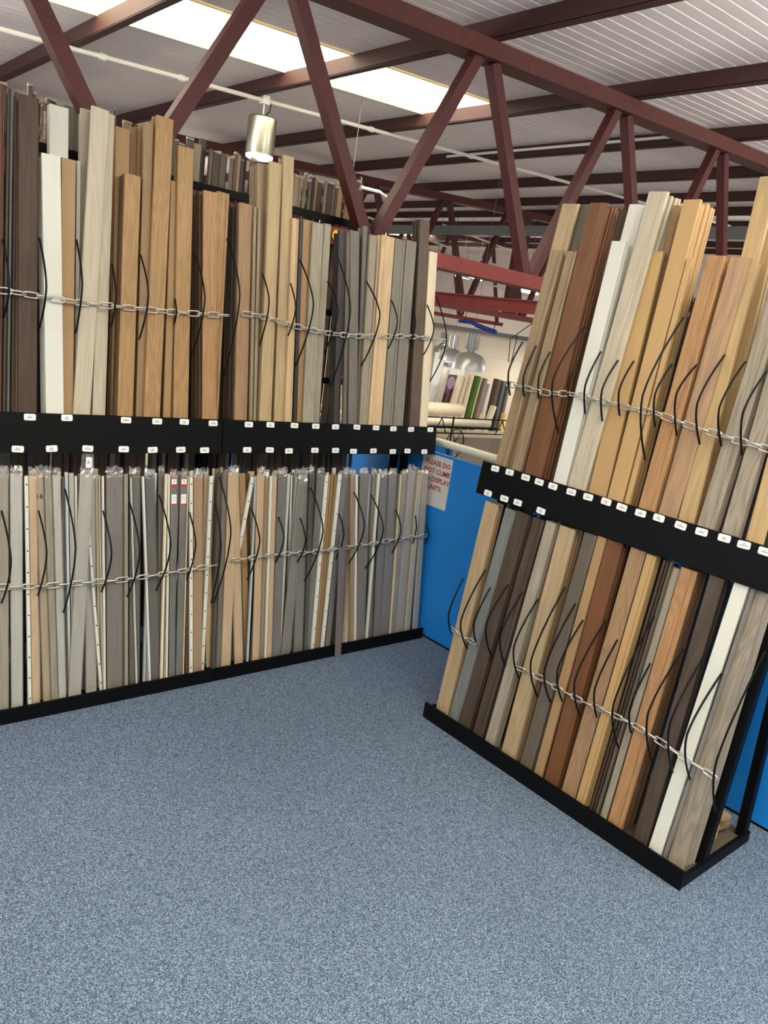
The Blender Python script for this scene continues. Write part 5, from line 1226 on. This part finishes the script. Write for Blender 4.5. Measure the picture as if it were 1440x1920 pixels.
for p in link_me.polygons: p.use_smooth = True
CL = ['steel chain across the left half of upper tier, left rack', 'steel chain across the right half of upper tier, left rack', 'steel chain across the left half of lower tier, left rack',
      'steel chain across the right half of lower tier, left rack', 'steel chain across the upper tier of right rack', 'short steel chain piece at far end of lower tier, right rack', 'long steel chain across the lower tier of right rack']
for ci, (t, P) in enumerate(CHAINS):
    b0, sl, R, _ = TIER[t]
    if t[0] == 'R': n_in = Vector((1, 0, -sl)).normalized()
    else: n_in = Vector((0, 1, -sl)).normalized()
    P = [Vector(p) for p in P]
    root = empty('chain', CL[ci], 'chain', 'chains holding the boards', Matrix.Translation(P[0]))
    seg = [(P[i+1]-P[i]).length for i in range(len(P)-1)]; tot = sum(seg); pit = .0425; n = int(tot/pit)
    def at(d):
        for i, s in enumerate(seg):
            if d <= s or i == len(seg)-1: return P[i].lerp(P[i+1], d/s), (P[i+1]-P[i]).normalized()
            d -= s
    for i in range(n):
        c, dr = at((i+.5)*tot/n)
        roll = .35+random.uniform(-.25, .25) if i % 2 == 0 else 1.2+random.uniform(-.2, .2)
        u = (n_in-dr*n_in.dot(dr)).normalized(); v = u.cross(dr)
        yv = v*math.cos(roll)+u*math.sin(roll); zv = dr.cross(yv)
        m = Matrix.Identity(4)
        for r in range(3): m[r][0] = dr[r]; m[r][1] = yv[r]; m[r][2] = zv[r]; m[r][3] = (c-P[0])[r]
        link('chain_link', link_me, root, m)

# ------------------------------------------------------------------ storage rack behind, above the truss
st = empty('storage_rack', 'black storage rack of spare trims standing behind left rack', 'rack', None, Matrix.Translation((.3, 3.45, 0)))
om = Matrix.Translation((-.3, -3.45, 0))
MB().box(.2, 2.72, 3.38, 3.41, 2.052, 2.085).build('front_rail', BLACK, st, om)
MB().box(.2, 2.72, 3.38, 3.41, 1.25, 1.28).build('lower_rail', BLACK, st, om)
MB().box(.2, 2.72, 3.38, 3.8, 0, .05).build('base_shelf', BLACK, st, om)
for x in (.2, 1.45, 2.69): MB().box(x, x+.03, 3.75, 3.79, .05, 2.1).build('rear_upright', BLACK, st, om)
MB().box(.2, 2.72, 3.72, 3.745, 1.9, 1.94).build('rear_rail', BLACK, st, om)
rnd = random.Random(4); x = .34; stc = {}
pal = ['charcoal', 'darkbrown', 'walnut', 'darkbrown', 'darktaupe', 'greybrown', 'darkbrown', 'tanbrown', 'taupeoak', 'walnutgrey', 'brown', 'tangrey', 'darktaupe', 'charcoal', 'brown', 'brownoak', 'walnut']
i = 0
while x < 2.68:
    w = rnd.choice([.012, .014, .016, .022, .03, .036]); dy = 3.43+rnd.choice([0, 0, .018, .036])
    if not (1.56 < x+w/2 < 1.585):
        top = 2.25+rnd.uniform(-.016, .016)+(.03 if rnd.random() < .15 else 0)+max(0, (1.1-x)*.06); mt = rnd.choice(pal); ln = rnd.uniform(-.012, .012)
        A = Vector((x+w/2-.0, dy, .052)); B = Vector((x+w/2, dy+.05, top))
        i += 1
        o = board_mesh(w, .015, (B-A).length, 'flat', False).build('laminate_board', M[mt], None, frame(A, B))
        stc[mt] = stc.get(mt, 0)+1
        tag(o, '%s %s spare trim from the left in storage rack behind the truss' % (ORD[stc[mt]], WOODS[mt][1]), 'board', 'spare trims in the storage rack')
        if rnd.random() < .2:
            f = MB(); L = (B-A).length; h = w/2+.001
            v = []
            for r, z in enumerate((L-.22, L-.1, L-.03, L, L+.012+rnd.uniform(0, .012))):
                for q in range(4): v.append((-h+2*h*q/3, -.0015+(rnd.uniform(-.003, .006) if r > 2 else -rnd.uniform(0, .002)), z+(rnd.uniform(-.006, .006) if r == 4 else 0)))
            f.add(v, [(r*4+q, r*4+q+1, r*4+q+5, r*4+q+4) for r in range(4) for q in range(3)])
            f.build('plastic_sleeve', FILM, o)
        if rnd.random() < .35:
            f = MB(); L = (B-A).length; h = w/2+.0006
            f.box(-h, h, -.003, .0165, L-.003, L+.005, fn=lambda a, b2, c: (a+rnd.uniform(-.0003, .0003)*(1 if a else 0), b2+rnd.uniform(-.002, .0005), c+rnd.uniform(-.003, .006))); f.build('paper_cap', CAPM, o)
    x += w+rnd.uniform(.001, .003)
tg = MB(); R0 = .024
tg.add([(R0*math.cos(PI/8+a*PI/4), 0, R0*math.sin(PI/8+a*PI/4)*1.1) for a in range(8)]+[(R0*math.cos(PI/8+a*PI/4), .004, R0*math.sin(PI/8+a*PI/4)*1.1) for a in range(8)], [tuple(range(8)), tuple(range(15, 7, -1))]+[(a, a+8, (a+1) % 8+8, (a+1) % 8) for a in range(8)])
tag(tg.build('tag', YELL, None, Matrix.Translation((2.313, 3.19, 1.975))), 'yellow eight-sided tag fixed on red truss chord behind boards', 'tag')

# ------------------------------------------------------------------ blue partition, rail and sign
pt = empty('partition', 'low blue partition running behind the right rack', 'partition', None, Matrix.Translation((2.88, 2, 0)))
pm = Matrix.Translation((-2.88, -2, 0))
ys = [-1.0, .18, 1.38, 2.58+1.2, 4.98]
for a, b in zip(ys[:-1], ys[1:]): MB().box(2.88, 2.905, a+.001, b-.001, .012, .99).build('panel', BLUE, pt, pm)
MB().box(2.884, 2.905, -1, 4.98, 0, .012).build('base_strip', BLACK, pt, pm)
r = MB(); r.tube([(2.95, -1, 1.035), (2.95, 4.98, 1.035)], .021, 12); r.build('top_rail', plain('cream_rail', (226, 220, 196), .4), pt, pm, smooth=True)
for yy in (.2, 1.4, 2.45, 3.5, 4.6): MB().box(2.94, 2.96, yy, yy+.03, 0, 1.02).build('rail_post', plain('rail_post_brown', (70, 56, 48), .5), pt, pm)
sg = empty('sign', 'white notice with red capital letters on the blue partition', 'sign', None, Matrix.Translation((2.8785, 2.83, .86)))
RY = Matrix.Rotation(-PI/2, 4, 'Z')      # local x runs toward the viewer's right along -Y
q = MB().box(-.115, .105, -.0, .0014, -.152, .118); q.build('sign_plate', SIGN, sg, RY)
for i, line in enumerate(('PLEASE DO', 'NOT CLIMB', 'ON DISPLAY', 'UNITS.')):
    al = 'LEFT' if i == 3 else 'CENTER'
    text_mesh(line, .037, REDTXT, sg, RY @ Matrix.Translation((-.052 if i == 3 else .004, -.0008, .064-.043*i)) @ Matrix.Rotation(PI/2, 4, 'X'), 'lettering', al, .0006)

# ------------------------------------------------------------------ offcuts in the end of the right rack
def offcut(x, y, z, L, w, h, rz, m, lb):
    b = MB(); b.box(-L/2, L/2, -w/2, w/2, 0, h); o = b.build('offcut', m, None, Matrix.Translation((x, y, z)) @ Matrix.Rotation(rz, 4, 'Z')); tag(o, lb, 'offcut', 'offcuts in the base tray')
offcut(2.60, .955, .031, .19, .05, .016, .25, OFFCUT, 'lowest wood offcut in the base tray of right rack')
offcut(2.605, .962, .048, .18, .06, .016, -.15, M['tanbrown'], 'tan brown offcut second from the bottom in the base tray')
offcut(2.61, .95, .065, .16, .05, .016, .35, OFFCUT, 'pale wood offcut in the middle of the base tray pile')
offcut(2.60, .965, .082, .17, .05, .016, .05, M['orangeoak'], 'orange oak offcut topmost but one in the tray pile')
offcut(2.59, .955, .099, .15, .05, .014, -.3, M['tan'], 'topmost tan offcut on the pile in the base tray')
offcut(2.47, .955, .031, .05, .05, .03, .3, M['white'], 'small white offcut lying in front of the wood offcuts')

# ------------------------------------------------------------------ far showroom: pendants, wall rolls, roll stands
def dome(x, y, zb, r, ztop, label, watt=14):
    t = empty('pendant_lamp', label, 'lamp', 'dome lamps over the far showroom', Matrix.Translation((x, y, zb)))
    MB().lathe([(r, 0), (r*.98, r*.25), (r*.88, r*.62), (r*.66, r*.88), (r*.3, r*1.0), (r*.28, r*.98), (r*.62, r*.84), (r*.84, r*.6), (r*.95, r*.25), (r*.97, 0)], 28).build('shade', PEARL, t, smooth=True)
    h = r*1.0; b = MB()
    n = 40; b.lathe([(.004, h+.2), (r*.4, h+.2), (r*.4, h+.03), (r*.25, h+.03), (r*.25, h-.01)], n)
    for j in range(len(b.v)):
        a = j % n
        if a % 2: x0, y0, z0 = b.v[j]; b.v[j] = (x0*.9, y0*.9, z0)
    b.build('lamp_housing', CHROME, t)
    MB().lathe([(r*.22, r*.62), (r*.24, r*.42), (r*.12, r*.3), (.003, r*.28)], 16).build('bulb', LAMPG, t, smooth=True)
    MB().tube([(0, 0, h+.2), (.003, 0, slopez(x)+RH-zb)], .0025, 6).build('cord', GREYP, t)
    pl = bpy.data.lights.new('bulb_light', 'POINT'); pl.energy = watt; pl.color = (1, .93, .8); pl.shadow_soft_size = .05; po_ = bpy.data.objects.new('bulb_light', pl); COL.objects.link(po_); po_.parent = t; po_.location = (0, 0, r*.15)
dome(6.335, 6.0, 1.245, .19, 3.27, 'nearest dome pendant lamp, over the far showroom rolls')
dome(8.865, 8.8, 1.195, .19, 3.3, 'middle dome pendant lamp, left of the nearest dome lamp')
dome(11.02, 11.2, 1.22, .19, 3.35, 'farthest dome pendant lamp, seen just beside left rack end')
dome(5.6, 9.4, 1.6, .19, 3, 'added unseen dome lamp lighting the wall rolls, hidden by left rack', 330)  # this and the next two: strong lamps added out of sight for far light
dome(14.6, 9.6, 1.6, .19, 3, 'added unseen dome lamp lighting the wall rolls, hidden by right rack', 330)
dome(10.6, 5.0, 1.9, .19, 3, 'added unseen dome lamp lighting the showroom floor behind right rack', 250)
po = empty('poster', 'white printed advertising poster on far wall behind carpet rolls', 'poster', None, Matrix.Translation((12.02, 11.95, .5)))
MB().box(-.46, .5, 0, .02, -1.0, .70).build('poster_sheet', PAPER, po)
text_mesh('PRO-', .12, BLUETXT, po, Matrix.Translation((-.17, -.003, .41)) @ Matrix.Rotation(PI/2, 4, 'X'), 'lettering', 'LEFT', .004)
text_mesh('TEK', .12, GREYTXT, po, Matrix.Translation((.11, -.003, .41)) @ Matrix.Rotation(PI/2, 4, 'X'), 'lettering', 'LEFT', 0)
b = MB(); b.box(-.14, .30, -.004, -.001, -.55, .26, 0)
v = [(-.34, -.006, .2)]; 
b.add([(.14+.12*math.cos(a*PI/10), -.006, .08+.14*math.sin(a*PI/10)) for a in range(20)], [tuple(range(20))], 1)
b.build('printed_picture', [PLUM, LILAC], po)
bn = MB().box(10.9, 11.42, 11.92, 11.94, -1.2, 1.2)
tag(bn.build('display_board', WHITE), 'tall white display board left of the printed poster, far wall', 'board')
def roll(x0, z0, x1, z1, r, m, label, y=11.3):
    A = Vector((x0, y, z0)); B = Vector((x1, y+.04*(z1-z0), z1)); d = (B-A).normalized()
    A = A+d*((-1.19-A.z)/d.z)
    L = (B-A).length; b = MB(); b.lathe([(.004, 0), (r, 0), (r, L-.01), (r*.96, L), (r*.35, L), (r*.3, L-.03), (.004, L-.03)], 18)
    f = frame(A, B); o = b.build('carpet_roll', m, None, f, smooth=True); tag(o, label, 'roll', 'rolls leaning on the far wall')
def fab(n, c): return plain('roll_'+n, c, .9, 0, .12, 40, .2)
fc = fab('cream', (214, 200, 172)); fg = fab('grey', (176, 168, 156)); fd = fab('dark_brown', (84, 70, 60)); fs = fab('slate', (92, 92, 90)); ft = fab('taupe', (140, 126, 110)); fy = fab('straw', (222, 192, 130)); fl = fab('pale_lilac', (200, 196, 200))
roll(11.2, .2, 11.33, .90, .075, fg, 'pale grey carpet roll standing in front of the printed poster')
roll(11.63, .13, 11.78, .80, .07, fc, 'cream carpet roll first of three left of green roll')
roll(11.79, .10, 11.925, .81, .06, fc, 'cream carpet roll in the middle of three left of green')
roll(11.95, .0, 12.08, .84, .068, fc, 'cream carpet roll immediately left of the green roll')
roll(12.14, -.02, 12.30, .82, .077, GREEN, 'green artificial grass roll standing among the carpet rolls')
roll(12.40, .05, 12.53, .79, .065, ft, 'taupe carpet roll right of the green grass roll')
roll(12.56, .05, 12.68, .68, .05, fl, 'slim pale lilac roll right of the taupe carpet roll')
roll(12.82, -.11, 12.93, .80, .085, fd, 'dark brown carpet roll, thickest at the right')
roll(13.03, -.1, 13.13, .775, .06, fs, 'slate grey roll right of the dark brown carpet roll')
roll(13.2, -.1, 13.3, .77, .06, fs, 'rightmost slate grey roll beside the right rack')
roll(12.46, -.03, 12.56, .26, .07, fc, 'short cream roll in front of the taupe carpet roll', 10.98)
roll(12.22, -.1, 12.27, .08, .06, fc, 'shortest cream roll in front of the green roll', 10.98)
roll(12.90, -.2, 12.96, .125, .07, fy, 'short straw yellow roll in front of dark brown roll', 10.98)
def hroll(x0, x1, y, z, r, m, label):
    b = MB(); L = x1-x0; b.lathe([(.02, 0), (r, 0), (r, L), (r*.4, L), (r*.35, L-.05), (.02, L-.05)], 24)
    mw = Matrix.Translation((x0, y, z)) @ Matrix.Rotation(PI/2, 4, 'Y'); o = b.build('vinyl_roll', m, None, mw, smooth=True); tag(o, label, 'roll', 'rolls lying on roll stands')
    return o
hroll(4.6, 6.84, 6.5, .735, .075, fc, 'topmost cream roll lying on its side on the stand')
hroll(4.6, 7.30, 6.42, .60, .05, fab('ivory', (226, 216, 190)), 'long slim ivory roll lying below the topmost cream roll')
hroll(5.3, 8.3, 6.6, .40, .075, fc, 'large cream roll lying lowest, taupe cloth hanging from it')
o = MB(); 
v = []
for i in range(9):
    for z in (.40, -.1, -.7): v.append((6.85+1.3*i/8, 6.505+.012*math.sin(i*1.7), z))
o.add(v, [(i*3+j, i*3+3+j, i*3+4+j, i*3+1+j) for i in range(8) for j in range(2)]); oo = o.build('hanging_cloth', ft, None); oo.modifiers.new('s', 'SOLIDIFY').thickness = .01
tag(oo, 'taupe cloth hanging from the lowest cream roll', 'cloth')
hroll(7.52, 8.3, 6.2, .30, .06, fl, 'pale lilac roll on its own bracket beside right rack')
sd = empty('roll_stand', 'black wire roll stand holding the cream rolls', 'stand', None, Matrix.Translation((6.6, 6.3, -1.2)))
sm = Matrix.Translation((-6.6, -6.3, 1.2))
for z, yy in ((.665, 6.3), (.535, 6.38), (.535, 6.46), (.49, 6.28), (.317, 6.6)):
    MB().tube([(4.5, yy, z), (7.5, yy, z-.0)], .008, 6).build('rail', BLACKW, sd, sm)
for xx in (5.2, 6.55, 7.5): MB().tube([(xx, 6.3, -1.2), (xx, 6.3, .68)], .012, 6).build('upright', BLACKW, sd, sm)
for xx in (6.35, 7.4): MB().tube([(xx-.1, 6.29, .48), (xx, 6.29, .66), (xx+.1, 6.29, .48)], .008, 6).build('bracket', BLACKW, sd, sm)
MB().tube([(6.55+.14*math.cos(a*PI/12), 6.22, .38+.17*math.sin(a*PI/12)) for a in range(24)], .007, 5, closed=True).build('hand_wheel', BLACKW, sd, sm)
for a in range(3): MB().tube([(6.55+.14*math.cos(a*PI/3), 6.22, .38+.17*math.sin(a*PI/3)), (6.55-.14*math.cos(a*PI/3), 6.22, .38-.17*math.sin(a*PI/3))], .004, 5).build('wheel_spoke', BLACKW, sd, sm)
MB().tube([(7.40, 6.2, -.6), (7.40, 6.2, .385), (8.45, 6.2, .385), (8.45, 6.2, -.6)], .014, 6).build('roll_bracket', BLACKW, sd, sm)
tag(MB().box(5.6, 9.5, 7.2, 7.25, -1.2, .30).build('partition', BLUE), 'far blue panel behind the roll stand in the lower showroom', 'partition')
tag(MB().box(5.9, 7.0, 6.9, 7.1, -.2, .12).build('carton', plain('pale_blue_carton', (150, 200, 220), .6)), 'pale blue carton standing in front of far blue panel', 'carton')
bt = MB(); bt.tube([(8.1, 8.0, 1.79), (8.35, 8.0, 1.80), (8.6, 8.0, 1.76)], [.02, .028, .03], 8); bt.tube([(8.5, 8.05, 1.775), (8.72, 8.05, 1.745), (8.95, 8.05, 1.72)], [.03, .035, .035], 8)
lt = empty('lagged_tube', 'blue wrapped tube hanging under the far red steel', 'tube', None, Matrix.Translation((8.5, 8.0, 1.8))); bt.build('wrapping', BLUEP, lt, Matrix.Translation((-8.5, -8.0, -1.8)), smooth=True)
for xx in (8.2, 8.85): MB().tube([(xx, 8.0, 1.78 if xx < 8.5 else 1.74), (xx, 7.97, 1.94)], .005, 5).build('cord', BLACKW, lt, Matrix.Translation((-8.5, -8.0, -1.8)))
hk = MB(); hk.tube([(9.7, 8.0, 1.94), (9.75, 8.3, 1.75), (9.6, 8.3, 1.66), (9.65, 8.3, 1.3), (9.72, 8.3, 1.33), (9.75, 8.3, 1.72)], .007, 6)
tag(hk.build('hanging_cable', BLACKW), 'black cable loop hanging in front of the cream far wall', 'cable')
